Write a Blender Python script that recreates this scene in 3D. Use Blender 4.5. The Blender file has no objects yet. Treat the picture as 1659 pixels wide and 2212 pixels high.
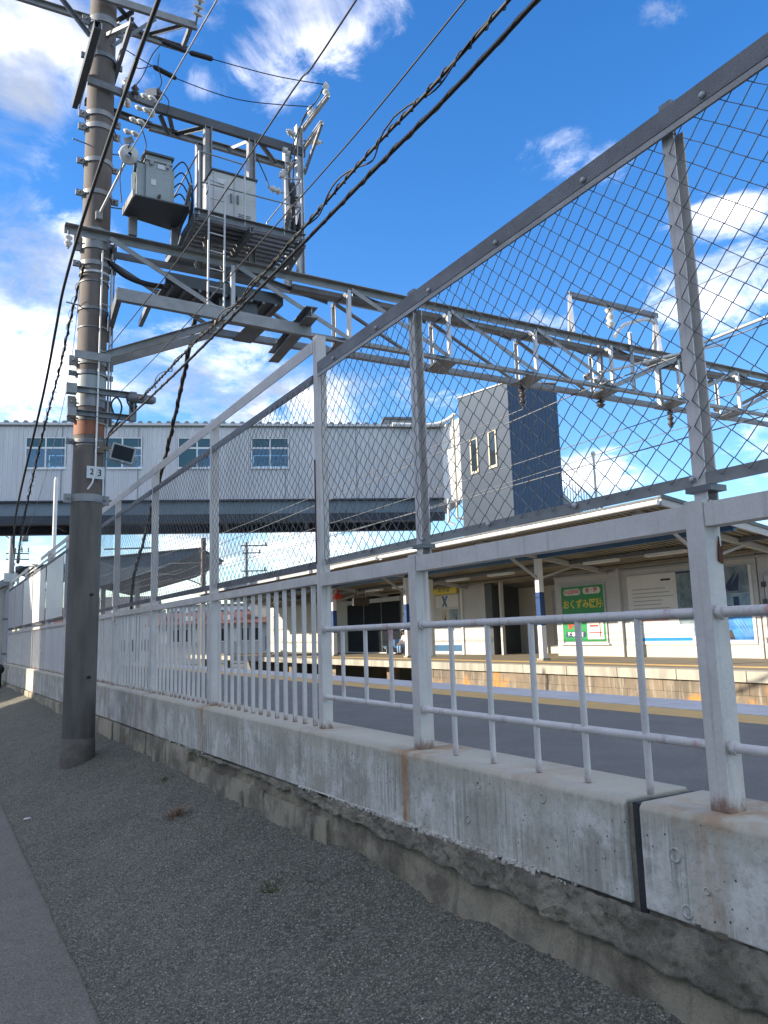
import bpy, bmesh, math, random
from mathutils import Vector, Matrix, noise as mn
random.seed(7)
R = math.radians
C = bpy.context.scene.collection
sc = bpy.context.scene

# ------------------------------------------------------------------ camera
YAW, PITCH, ROLL = R(30.0), R(8.75), R(-1.75)
fw = Vector((math.sin(YAW) * math.cos(PITCH), math.cos(YAW) * math.cos(PITCH), math.sin(PITCH)))
r0 = Vector((math.cos(YAW), -math.sin(YAW), 0))
u0 = r0.cross(fw)
rt = r0 * math.cos(ROLL) + u0 * math.sin(ROLL)
up = u0 * math.cos(ROLL) - r0 * math.sin(ROLL)
cam_d = bpy.data.cameras.new('camera')
cam = bpy.data.objects.new('camera', cam_d)
C.objects.link(cam)
cam.matrix_world = Matrix(((rt.x, up.x, -fw.x, 0), (rt.y, up.y, -fw.y, 0), (rt.z, up.z, -fw.z, 1.6), (0, 0, 0, 1)))
cam_d.sensor_fit = 'VERTICAL'
cam_d.sensor_height = 24.0
cam_d.lens = 24.0 * 1700.0 / 2212.0
cam_d.clip_start = 0.05
cam_d.clip_end = 3000
sc.camera = cam

# ------------------------------------------------------------------ light, sky
SUN_EL = R(22.7)
SUN_DIR = Vector((-0.918 * math.cos(SUN_EL), 0.396 * math.cos(SUN_EL), math.sin(SUN_EL)))
sun_d = bpy.data.lights.new('sun', 'SUN')
sun_d.energy = 2.0
sun_d.angle = R(0.53)
sun_d.color = (1.0, 0.89, 0.72)
sun = bpy.data.objects.new('sun', sun_d)
C.objects.link(sun)
sun.rotation_euler = SUN_DIR.to_track_quat('Z', 'Y').to_euler()
sun.location = (-20, 10, 30)

world = bpy.data.worlds.new('World')
sc.world = world
world.use_nodes = True


def build_sky():
    nt = world.node_tree
    nt.nodes.clear()
    N = nt.nodes.new
    L = nt.links.new

    def m(op, a, b=None, c=None, clamp=False):
        n = N('ShaderNodeMath')
        n.operation = op
        n.use_clamp = clamp
        for i, v in enumerate((a, b, c)):
            if v is None:
                continue
            if isinstance(v, (int, float)):
                n.inputs[i].default_value = v
            else:
                L(v, n.inputs[i])
        return n.outputs[0]

    def mr(v, a, b, c=0.0, d=1.0):
        n = N('ShaderNodeMapRange')
        n.interpolation_type = 'SMOOTHSTEP'
        L(v, n.inputs[0])
        for i, q in enumerate((a, b, c, d)):
            n.inputs[i + 1].default_value = q
        return n.outputs[0]

    out = N('ShaderNodeOutputWorld')
    bg = N('ShaderNodeBackground')
    L(bg.outputs[0], out.inputs[0])
    sky = N('ShaderNodeTexSky')
    sky.sky_type = 'NISHITA'
    sky.sun_disc = False
    sky.sun_elevation = SUN_EL
    sky.sun_rotation = math.atan2(SUN_DIR.x, SUN_DIR.y)
    sky.air_density = 1.0
    sky.dust_density = 0.3
    sky.ozone_density = 2.6
    hs = N('ShaderNodeHueSaturation')
    hs.inputs['Hue'].default_value = 0.508
    hs.inputs['Saturation'].default_value = 1.32
    hs.inputs['Value'].default_value = 0.57
    L(sky.outputs[0], hs.inputs['Color'])
    tc = N('ShaderNodeTexCoord')
    sep = N('ShaderNodeSeparateXYZ')
    L(tc.outputs['Generated'], sep.inputs[0])
    x, y, z = sep.outputs
    az = m('MULTIPLY', m('ARCTAN2', x, y), 180 / math.pi)
    el = m('MULTIPLY', m('ARCSINE', z), 180 / math.pi)
    # cloud layer: noise on a plane overhead, stretched a little along the wind
    comb = N('ShaderNodeCombineXYZ')
    den = m('ADD', m('MAXIMUM', z, 0.0), 0.22)
    L(m('DIVIDE', x, den), comb.inputs[0])
    L(m('DIVIDE', y, den), comb.inputs[1])

    def noise(vec, scale, det, rough, dist, w):
        n = N('ShaderNodeTexNoise')
        n.noise_dimensions = '4D'
        n.inputs['Scale'].default_value = scale
        n.inputs['Detail'].default_value = det
        n.inputs['Roughness'].default_value = rough
        n.inputs['Distortion'].default_value = dist
        n.inputs['W'].default_value = w
        L(vec, n.inputs['Vector'])
        return n.outputs[0]

    n1 = noise(comb.outputs[0], 2.4, 10, 0.62, 0.5, 3.1)
    n2 = noise(comb.outputs[0], 8.0, 9, 0.68, 0.9, 8.4)
    # where the cloud banks hang: (azimuth, elevation, half width, half height, weight)
    banks = [(4, 38.5, 10, 4.5, .88), (13, 40.5, 7, 2.5, .7), (4.5, 34.8, 5, 2.0, .85), (4, 24.5, 7, 4.5, .86), (4, 18.5, 10, 7, .9),
             (17, 18.5, 10, 5, .84), (26, 17, 6, 3.5, .8), (27, 41, 7, 4.0, .75), (21.8, 38.2, 5, 3, .68), (17.5, 36.8, 2.6, 1.5, .56),
             (44.2, 32, 3.4, 2.0, .66), (47.6, 31, 3.0, 1.6, .6), (56, 22, 6, 2.6, .95), (55.5, 26, 4, 1.6, .72), (45.5, 10.5, 5, 2.2, .95),
             (33, 16, 4.5, 3, .78), (24, 5, 22, 6.5, .74), (42, 21.5, 3, 1.6, .62), (53, 38.4, 4, 1.2, .55), (60, 12, 8, 3, .8),
             (-40, 34, 38, 22, 1.1), (112, 38, 40, 24, 1.1), (170, 36, 50, 24, 1.1), (-120, 38, 50, 24, 1.1), (-60, 70, 110, 18, 1.05), (130, 70, 80, 16, 1.05)]  # last row: unseen banks added out of view to whiten and lift the fill light
    cov = None
    for a, e, w, h, g in banks:
        du = m('DIVIDE', m('SUBTRACT', az, a), w)
        dv = m('DIVIDE', m('SUBTRACT', el, e), h)
        d2 = m('SQRT', m('ADD', m('MULTIPLY', du, du), m('MULTIPLY', dv, dv)))
        k = mr(d2, 0.25, 1.75, g, 0.0)
        cov = k if cov is None else m('MAXIMUM', cov, k)
    det = m('ADD', m('MULTIPLY', n1, 0.58), m('MULTIPLY', n2, 0.42))
    det = m('ADD', m('MULTIPLY', m('SUBTRACT', det, 0.5), 1.35), 0.5)
    dens = m('ADD', det, m('MULTIPLY', m('SUBTRACT', cov, 0.62), 0.42))
    mask = mr(dens, 0.42, 0.84)
    mask = m('MULTIPLY', mask, 0.95)
    # cloud tone: bright tops, grey-blue thick parts
    n3 = noise(comb.outputs[0], 3.4, 6, 0.55, 0.2, 21.0)
    tone = mr(m('ADD', m('MULTIPLY', n3, .9), m('MULTIPLY', dens, -0.30)), 0.17, 0.40)
    cr = N('ShaderNodeMix')
    cr.data_type = 'RGBA'
    L(tone, cr.inputs[0])
    cr.inputs[6].default_value = (1.3, 1.38, 1.55, 1)
    cr.inputs[7].default_value = (8.2, 7.6, 6.9, 1)
    mix = N('ShaderNodeMix')
    mix.data_type = 'RGBA'
    L(mask, mix.inputs[0])
    L(hs.outputs[0], mix.inputs[6])
    L(cr.outputs[2], mix.inputs[7])
    L(mix.outputs[2], bg.inputs[0])
    bg.inputs[1].default_value = 0.115


build_sky()
sc.view_settings.view_transform = 'Standard'
sc.view_settings.look = 'None'
sc.view_settings.exposure = 2.22
sc.view_settings.gamma = 1.0
sc.view_settings.use_curve_mapping = False
sc.cycles.max_bounces = 6
sc.cycles.transparent_max_bounces = 12

# ------------------------------------------------------------------ materials


class NT:
    def __init__(s, name):
        s.m = bpy.data.materials.new(name)
        s.m.use_nodes = True
        s.t = s.m.node_tree
        s.b = s.t.nodes['Principled BSDF']
        s.pos = s.t.nodes.new('ShaderNodeNewGeometry').outputs['Position']

    def n(s, t):
        return s.t.nodes.new(t)

    def l(s, a, b):
        s.t.links.new(a, b)

    def math(s, op, a, b=None, c=None, clamp=False):
        n = s.n('ShaderNodeMath')
        n.operation = op
        n.use_clamp = clamp
        for i, v in enumerate((a, b, c)):
            if v is None:
                continue
            if isinstance(v, (int, float)):
                n.inputs[i].default_value = v
            else:
                s.l(v, n.inputs[i])
        return n.outputs[0]

    def vec(s, sx=1, sy=1, sz=1, off=(0, 0, 0)):
        n = s.n('ShaderNodeMapping')
        n.inputs['Scale'].default_value = (sx, sy, sz)
        n.inputs['Location'].default_value = off
        s.l(s.pos, n.inputs[0])
        return n.outputs[0]

    def noise(s, v, scale, det=5, rough=.55, dist=0):
        n = s.n('ShaderNodeTexNoise')
        s.l(v, n.inputs['Vector'])
        n.inputs['Scale'].default_value = scale
        n.inputs['Detail'].default_value = det
        n.inputs['Roughness'].default_value = rough
        n.inputs['Distortion'].default_value = dist
        return n.outputs[0]

    def voro(s, v, scale, out='Distance'):
        n = s.n('ShaderNodeTexVoronoi')
        s.l(v, n.inputs['Vector'])
        n.inputs['Scale'].default_value = scale
        return n.outputs[out]

    def mr(s, v, a, b, c=0., d=1.):
        n = s.n('ShaderNodeMapRange')
        n.interpolation_type = 'SMOOTHSTEP'
        s.l(v, n.inputs[0])
        for i, q in enumerate((a, b, c, d)):
            n.inputs[i + 1].default_value = q
        return n.outputs[0]

    def mix(s, f, a, b):
        n = s.n('ShaderNodeMix')
        n.data_type = 'RGBA'
        for i, v in ((0, f), (6, a), (7, b)):
            if isinstance(v, (int, float)):
                n.inputs[i].default_value = v
            elif isinstance(v, tuple):
                n.inputs[i].default_value = (v + (1,))[:4]
            else:
                s.l(v, n.inputs[i])
        return n.outputs[2]

    def bump(s, h, strength=.3, dist=.01):
        n = s.n('ShaderNodeBump')
        n.inputs['Strength'].default_value = strength
        n.inputs['Distance'].default_value = dist
        s.l(h, n.inputs['Height'])
        s.l(n.outputs[0], s.b.inputs['Normal'])

    def sep(s):
        n = s.n('ShaderNodeSeparateXYZ')
        s.l(s.pos, n.inputs[0])
        return n.outputs

    def col(s, c, rough=.6, metal=0.0):
        if isinstance(c, tuple):
            s.b.inputs['Base Color'].default_value = (c + (1,))[:4]
        else:
            s.l(c, s.b.inputs['Base Color'])
        if isinstance(rough, (int, float)):
            s.b.inputs['Roughness'].default_value = rough
        else:
            s.l(rough, s.b.inputs['Roughness'])
        s.b.inputs['Metallic'].default_value = metal
        return s.m


def simple(name, c, c2=None, scale=4., rough=.6, metal=0., rust=None, rustamt=.66, bump=0., bscale=60., streak=False, foot=0.):
    t = NT(name)
    c2 = c2 or tuple(v * .78 for v in c)
    v = t.vec(1, 1, .18) if streak else t.vec()
    col = t.mix(t.mr(t.noise(v, scale, 6, .6), .35, .68), c, c2)
    fine = t.noise(t.vec(), scale * 14, 3)
    col = t.mix(t.mr(fine, .3, .75, 0, .35), col, tuple(v * .72 for v in c))
    if rust:
        col = t.mix(t.mr(t.noise(t.vec(1, 1, .5), 7, 7, .65), rustamt, rustamt + .08, 0, .9), col, rust)
    if foot:
        zz = t.math('ADD', t.sep()[2], t.math('MULTIPLY', t.math('SUBTRACT', t.noise(t.vec(1, 1, .6), 22, 6, .7), .5), .16))
        col = t.mix(t.mr(zz, 1.015, 1.075, foot, 0), col, t.mix(t.noise(t.vec(), 45, 4), (.05, .03, .02), (.26, .11, .045)))
        # dirty vertical runs
        col = t.mix(t.mr(t.noise(t.vec(30, 30, 1.3), 1, 6, .6), .56, .72, 0, .45), col, (.2, .19, .175))
    if bump:
        t.bump(t.noise(t.vec(), bscale, 5), bump, .01)
    return t.col(col, rough, metal)


RUST = (.16, .055, .022)
M = {}
M['fence'] = simple('grey_lilac_paint', (.58, .55, .525), (.50, .475, .455), 6, .5, 0, RUST, .675, .12, 90, False, .85)
M['rail'] = simple('worn_pale_paint', (.60, .575, .56), (.53, .505, .49), 9, .5, 0, (.45, .25, .24), .60, .12, 90, False, .5)
M['dark_rail'] = simple('weathered_dark_zinc', (.16, .165, .175), (.11, .11, .12), 5, .55, .2, (.2, .15, .13), .7, .15, 90)
M['galv'] = simple('galvanised_steel', (.28, .285, .285), (.21, .213, .215), 6, .45, .25)
M['galv_dk'] = simple('dull_galvanised_steel', (.19, .20, .215), (.13, .14, .15), 6, .5, .25)
M['galv_lt'] = simple('bright_galvanised_steel', (.52, .53, .54), (.4, .41, .42), 6, .4, .2)
M['wire'] = simple('galvanised_wire', (.2, .2, .205), (.13, .13, .135), 8, .5, .3)
M['black'] = simple('black_rubber', (.012, .013, .016), (.02, .021, .024), 12, .55)
M['ceramic'] = simple('white_glazed_ceramic', (.62, .6, .56), (.52, .5, .47), 9, .2)
M['brownceramic'] = simple('brown_glazed_ceramic', (.075, .058, .05), (.05, .04, .036), 9, .25)
M['tank'] = simple('transformer_paint', (.30, .34, .34), (.26, .29, .29), 3, .45)
M['tank_dk'] = simple('dark_steel_paint', (.07, .08, .09), (.05, .06, .065), 3, .5)
M['cabinet'] = simple('cabinet_paint', (.5, .51, .49), (.46, .46, .45), 2, .45)
M['pole'] = simple('weathered_brown_concrete', (.155, .13, .115), (.105, .09, .083), 7, .8, 0, None, 1, .25, 60, True)
M['pole_low'] = simple('dark_stained_concrete', (.145, .133, .118), (.09, .084, .076), 8, .8, 0, None, 1, .3, 60, True)
M['pale_tan'] = simple('pale_tan_grey', (.17, .152, .125), (.11, .1, .085), 9, .9, 0, None, 1, .4, 60)
M['orange'] = simple('faded_orange_paint', (.30, .11, .055), (.2, .085, .05), 7, .7)
M['white'] = simple('white_paint', (.74, .74, .73), (.68, .68, .67), 3, .45)
M['plate'] = simple('white_enamel_plate', (.62, .63, .64), (.55, .56, .57), 9, .4)
M['ink'] = simple('black_ink', (.012, .012, .014), (.02, .02, .02), 9, .6)
M['siding'] = simple('pale_metal_siding', (.62, .615, .625), (.52, .515, .525), 1.6, .45, 0, None, 1, 0, 60, True)
M['girder'] = simple('blue_grey_girder_paint', (.18, .225, .255), (.15, .19, .22), .8, .5)
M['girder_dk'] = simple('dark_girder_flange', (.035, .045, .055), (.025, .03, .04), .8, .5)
M['tower_lt'] = simple('slate_blue_cladding', (.020, .040, .070), (.018, .036, .065), .6, .5)
M['tower_dk'] = simple('navy_cladding', (.012, .042, .10), (.010, .037, .09), .6, .45)
M['beige'] = simple('beige_trim', (.55, .48, .36), (.48, .42, .3), 4, .6)
M['roof'] = simple('grey_slate_roof', (.13, .135, .14), (.09, .095, .1), 3, .75)
M['ceil'] = simple('tan_canopy_boards', (.28, .255, .2), (.22, .2, .16), 2, .7)
M['wall_w'] = simple('white_station_wall', (.53, .53, .52), (.48, .48, .47), 1.5, .55)
M['wains'] = simple('cream_wainscot', (.58, .54, .45), (.52, .48, .4), 2, .65)
M['blue'] = simple('deep_blue_paint', (.018, .06, .19), (.015, .05, .16), 3, .4)
M['steelblue'] = simple('steel_blue_paint', (.04, .12, .25), (.03, .1, .2), 3, .45)
M['green'] = simple('sign_green', (.02, .27, .075), (.018, .24, .065), 2, .4)
M['yellow'] = simple('sign_yellow', (.75, .62, .05), (.7, .58, .05), 3, .4)
M['red'] = simple('sign_red', (.6, .05, .04), (.55, .05, .04), 3, .45)
M['cyan'] = simple('cyan_panel', (.05, .45, .6), (.05, .4, .55), 2, .4)
M['paper'] = simple('poster_paper', (.72, .72, .7), (.68, .68, .66), 2, .5)
M['textgrey'] = simple('grey_print', (.33, .34, .35), (.36, .37, .38), 9, .6)
M['navyprint'] = simple('navy_print', (.02, .05, .14), (.02, .04, .1), 3, .5)
M['photoblue'] = simple('blue_photo_print', (.02, .12, .42), (.05, .3, .62), 2.2, .4)
M['photogrey'] = simple('grey_photo_print', (.08, .14, .18), (.3, .36, .4), 1.6, .4)
M['skyprint'] = simple('pale_photo_print', (.3, .42, .5), (.12, .24, .36), 1.8, .4)
M['brightblue'] = simple('bright_blue_band', (.02, .3, .75), (.02, .28, .7), 3, .4)
M['glass_dk'] = simple('dark_glass', (.02, .028, .035), (.025, .032, .04), 1, .06)
M['teal_glass'] = simple('teal_window_glass', (.06, .12, .135), (.05, .1, .12), 1, .08)
M['edge'] = simple('pale_platform_edge', (.56, .55, .55), (.48, .47, .48), 3, .8, 0, None, 1, .2, 40)
M['tactile'] = simple('ochre_tactile_strip', (.66, .42, .14), (.58, .38, .15), 3, .75, 0, None, 1, .2, 40)
M['redroof'] = simple('brick_red_roof', (.15, .068, .056), (.12, .06, .05), 1, .7)
M['skin'] = simple('skin', (.45, .28, .2), (.42, .26, .18), 9, .5)
M['jeans'] = simple('light_blue_denim', (.25, .38, .6), (.2, .32, .52), 9, .8)
M['shirt'] = simple('white_cotton', (.75, .75, .76), (.7, .7, .72), 9, .8)
M['hair'] = simple('dark_hair', (.015, .012, .01), (.02, .016, .014), 30, .6)
M['mortar'] = simple('chalky_mortar', (.66, .62, .55), (.42, .39, .34), 14, .95, 0, None, 1, .6, 50)
M['bitumen'] = simple('black_bitumen_filler', (.02, .021, .024), (.04, .042, .046), 11, .75, 0, None, 1, .4, 40)
M['drygrass'] = simple('dry_grass', (.28, .16, .1), (.2, .12, .07), 20, .8)
M['moss'] = simple('olive_weed', (.07, .09, .02), (.12, .1, .03), 20, .8)
M['pebble'] = simple('mixed_pebbles', (.16, .16, .155), (.42, .42, .4), 40, .85)
M['house'] = simple('cream_render', (.58, .55, .48), (.53, .5, .43), 1, .7)
M['house2'] = simple('grey_render', (.42, .43, .44), (.38, .39, .4), 1, .7)
M['ballast'] = simple('brown_ballast', (.12, .09, .07), (.2, .17, .15), 22, .95, 0, None, 1, .8, 30)
M['ground'] = simple('dusty_ground', (.16, .15, .14), (.12, .115, .11), .6, .95)
M['lampglass'] = simple('frosted_lamp_cover', (.7, .7, .66), (.66, .66, .62), 3, .4)
M['leaf'] = simple('leaf_green', (.05, .09, .03), (.08, .12, .04), 5, .7)

M['dark_screen'] = simple('smoked_screen', (.010, .014, .02), (.014, .018, .025), 1, .7)
M['dark_screen'].node_tree.nodes['Principled BSDF'].inputs['Specular IOR Level'].default_value = .1
# clear glass for the see-through panes of the footbridge
t = NT('clear_pane_glass')
t.b.inputs['Roughness'].default_value = .02
tr = t.n('ShaderNodeBsdfTransparent')
gl = t.n('ShaderNodeBsdfGlossy')
gl.inputs['Roughness'].default_value = .03
mx = t.n('ShaderNodeMixShader')
mx.inputs[0].default_value = .12
t.l(tr.outputs[0], mx.inputs[1])
t.l(gl.outputs[0], mx.inputs[2])
t.l(mx.outputs[0], t.t.nodes['Material Output'].inputs[0])
M['clear'] = t.m

# cast concrete of the parapet: streaks, blotches, pores, rust runs below the posts
t = NT('streaked_parapet_concrete')
x, y, z = t.sep()
base = t.mix(t.mr(t.noise(t.vec(1, 1.3, 1.6), 1.5, 7, .62), .38, .62), (.37, .35, .295), (.53, .515, .46))
runs = t.noise(t.vec(1, 24, 1.1), 1.6, 9, .7)
zone = t.noise(t.vec(1, 2.4, 1.1, (4, 9, 2)), 1.2, 6, .62)
# pale lime runs, only in patches, strongest towards the foot
k = t.math('MULTIPLY', t.mr(runs, .44, .56), t.mr(zone, .42, .54))
base = t.mix(t.math('MULTIPLY', k, .75), base, (.64, .63, .59))
# dark damp runs in other patches
runs2 = t.noise(t.vec(1, 30, .9, (3, 7, 1)), 1.7, 9, .72)
zone2 = t.noise(t.vec(1, 2.0, 1.3, (11, 3, 6)), 1.3, 6, .62)
k = t.math('MULTIPLY', t.mr(runs2, .45, .57), t.mr(zone2, .45, .56))
base = t.mix(t.math('MULTIPLY', k, .62), base, (.20, .197, .178))
# broad smudges
base = t.mix(t.mr(t.noise(t.vec(1, 3.2, 2.6, (9, 2, 4)), 1.5, 8, .66), .50, .62, 0, .7), base, (.31, .30, .265))
base = t.mix(t.mr(t.noise(t.vec(1, 3.0, 3.0, (2, 8, 5)), 1.4, 8, .66), .52, .64, 0, .7), base, (.68, .67, .63))
# greenish grey film that hangs from the top edge and runs down raggedly
fz = t.math('ADD', z, t.math('MULTIPLY', t.math('SUBTRACT', t.noise(t.vec(1, 9, .7, (6, 2, 2)), 1.4, 8, .7), .5), .34))
base = t.mix(t.mr(fz, .90, 1.0, 0, .7), base, (.41, .39, .31))
base = t.mix(t.mr(t.noise(t.vec(), 42, 7, .75), .48, .74, 0, .6), base, (.2, .195, .175))
por = t.voro(t.vec(), 34)
base = t.mix(t.math('MULTIPLY', t.mr(por, .10, .17, 1, 0), t.mr(t.noise(t.vec(), 6, 2), .5, .6)), base, (.06, .06, .055))
# the top and the top edge carry a beige film
topm = t.mr(t.math('ADD', z, t.math('MULTIPLY', t.noise(t.vec(), 9, 4), .03)), 1.002, 1.03)
base = t.mix(t.math('MULTIPLY', topm, .7), base, (.47, .43, .34))
wob = t.math('MULTIPLY', t.math('SUBTRACT', t.noise(t.vec(1, 1, 2), 7, 4), .5), .06)
yy = t.math('ADD', y, wob)
rm = None
for y0, w, s in ((3.475, .055, .9), (6.86, .07, .8), (1.71, .09, .35), (9.06, .06, .5), (11.2, .05, .8), (18.45, .08, .8), (13.4, .06, .5)):
    d = t.math('ABSOLUTE', t.math('SUBTRACT', yy, y0))
    k = t.mr(d, w * .15, w, s, 0)
    rm = k if rm is None else t.math('MAXIMUM', rm, k)
rn = t.mr(t.noise(t.vec(1, 14, 1.2, (1, 2, 3)), 3, 6), .3, .62, .25, 1)
rm = t.math('MULTIPLY', rm, rn)
wide = None
for y0, s in ((3.45, .55), (6.86, .6), (1.72, .55), (4.6, .2), (2.6, .25)):
    d = t.math('ABSOLUTE', t.math('SUBTRACT', yy, y0))
    k = t.math('MULTIPLY', t.mr(d, .05, .28, s, 0), t.mr(z, .955, 1.01))
    wide = k if wide is None else t.math('MAXIMUM', wide, k)
wide = t.math('MULTIPLY', wide, t.mr(t.noise(t.vec(), 11, 5), .35, .6))
base = t.mix(t.math('MAXIMUM', t.math('MULTIPLY', rm, .95), wide), base, (.32, .15, .045))
t.bump(t.math('ADD', t.noise(t.vec(), 55, 6, .6), t.mr(por, .06, .2, 0, .6)), .22, .012)
M['parapet'] = t.col(base, .85)

# old retaining wall under the parapet
t = NT('old_dirty_concrete')
b = t.mix(t.mr(t.noise(t.vec(1, 1, 1), 2.6, 8, .68), .40, .60), (.27, .235, .18), (.56, .49, .36))
b = t.mix(t.mr(t.noise(t.vec(1, 7, .6, (4, 1, 2)), 1.5, 8, .7), .50, .68, 0, .45), b, (.10, .092, .078))
b = t.mix(t.mr(t.noise(t.vec(1, 1.2, 1.6, (8, 3, 2)), 3.1, 8, .68), .54, .68, 0, .85), b, (.50, .44, .32))
b = t.mix(t.mr(t.noise(t.vec(1, 8, 1, (2, 3, 7)), 1.7, 8, .7), .58, .72, 0, .4), b, (.48, .46, .41))
g_ = t.noise(t.vec(), 75, 7, .8)
b = t.mix(t.mr(g_, .32, .47, .5, 0), b, (.09, .08, .065))
b = t.mix(t.mr(g_, .58, .75, 0, .55), b, (.6, .55, .46))
t.bump(t.math('ADD', t.noise(t.vec(), 38, 9, .75), t.math('MULTIPLY', g_, .7)), 1.0, .03)
M['oldwall'] = t.col(b, .95)

t = NT('crumbling_grey_render')
b = t.mix(t.mr(t.noise(t.vec(), 6, 8, .7), .40, .60), (.33, .295, .23), (.58, .52, .40))
b = t.mix(t.mr(t.noise(t.vec(1, 1, 1, (3, 3, 1)), 2.2, 7, .65), .5, .64, 0, .4), b, (.17, .16, .14))
g_ = t.noise(t.vec(), 85, 7, .8)
b = t.mix(t.mr(g_, .32, .46, .5, 0), b, (.11, .10, .085))
b = t.mix(t.mr(g_, .58, .74, 0, .6), b, (.62, .58, .5))
t.bump(t.math('ADD', t.noise(t.vec(), 34, 9, .8), t.math('MULTIPLY', g_, .8)), 1.0, .035)
M['crust'] = t.col(b, .95)


def asphalt(name, c1, c2, speck, speckamt, bump, sscale=150, cell=.7):
    t = NT(name)
    b = t.mix(t.mr(t.noise(t.vec(), 1.3, 8, .66), .42, .58), c1, c2)
    b = t.mix(t.mr(t.noise(t.vec(), 3.3, 8, .68), .46, .66, 0, cell), b, tuple(v * .5 for v in c1))
    b = t.mix(t.mr(t.noise(t.vec(1, 1, 1, (5, 2, 0)), 11, 8, .72), .48, .68, 0, cell), b, tuple(v * .42 for v in c1))
    # every aggregate stone its own tone, dark binder between them
    for k, (sc_, amt) in enumerate(((sscale, cell), (sscale * .62, cell * .6))):
        vn = t.n('ShaderNodeTexVoronoi')
        t.l(t.vec(1, 1, 1, (k * 3.3, 1.7 * k, 0)), vn.inputs['Vector'])
        vn.inputs['Scale'].default_value = sc_
        sp = t.n('ShaderNodeSeparateColor')
        t.l(vn.outputs['Color'], sp.inputs[0])
        b = t.mix(t.mr(sp.outputs[0], .45, .95, 0, amt), b, tuple(v * 1.9 for v in c1))
        b = t.mix(t.mr(sp.outputs[1], .5, .95, 0, amt), b, tuple(v * .35 for v in c1))
        b = t.mix(t.mr(vn.outputs['Distance'], .35, .75, 0, amt), b, tuple(v * .3 for v in c1))
        mk = t.math('MULTIPLY', t.mr(sp.outputs[2], 1 - speckamt, 1.0 - speckamt * .5), t.mr(vn.outputs['Distance'], .3, .5, 1, 0))
        b = t.mix(mk, b, speck)
        if k == 0:
            dist = vn.outputs['Distance']
    g = t.noise(t.vec(), 60, 6, .75)
    h = t.math('ADD', t.math('MULTIPLY', g, .9), t.math('MULTIPLY', dist, -.8))
    t.bump(h, bump, .012)
    return t.col(b, .9)


M['verge'] = asphalt('coarse_old_asphalt', (.265, .253, .195), (.135, .13, .102), (.66, .65, .6), .03, 1.0, 170, .8)
M['road'] = asphalt('worn_road_asphalt', (.215, .2, .165), (.18, .168, .14), (.3, .3, .29), .04, .4, 190, .4)
M['platform'] = asphalt('dark_platform_asphalt', (.175, .168, .152), (.15, .145, .132), (.18, .18, .17), .02, .15, 160, .15)
M['platform2'] = simple('tan_platform_surface', (.22, .185, .13), (.17, .145, .11), 2, .85)

# stained side of the far platform
t = NT('ochre_stained_platform_side')
b = t.mix(t.mr(t.noise(t.vec(1, 1.2, .5), 1.3, 6, .6), .35, .65), (.23, .18, .125), (.14, .115, .085))
b = t.mix(t.mr(t.noise(t.vec(1, 4, .5, (2, 5, 1)), 1.6, 6, .65), .5, .68, 0, .8), b, (.36, .32, .26))
b = t.mix(t.mr(t.noise(t.vec(1, 1, .8, (7, 1, 1)), .8, 4, .6), .55, .66, 0, .9), b, (.46, .22, .05))
b = t.mix(t.mr(t.noise(t.vec(1, 5, .8, (3, 8, 1)), 2, 6, .65), .56, .74, 0, .8), b, (.06, .05, .045))
t.bump(t.noise(t.vec(), 20, 6), .4, .02)
M['platside'] = t.col(b, .9)
M['platlip'] = simple('weathered_platform_lip', (.42, .39, .32), (.25, .23, .19), 3, .85, 0, None, 1, .3, 30, True)

# ------------------------------------------------------------------ mesh builder


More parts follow.
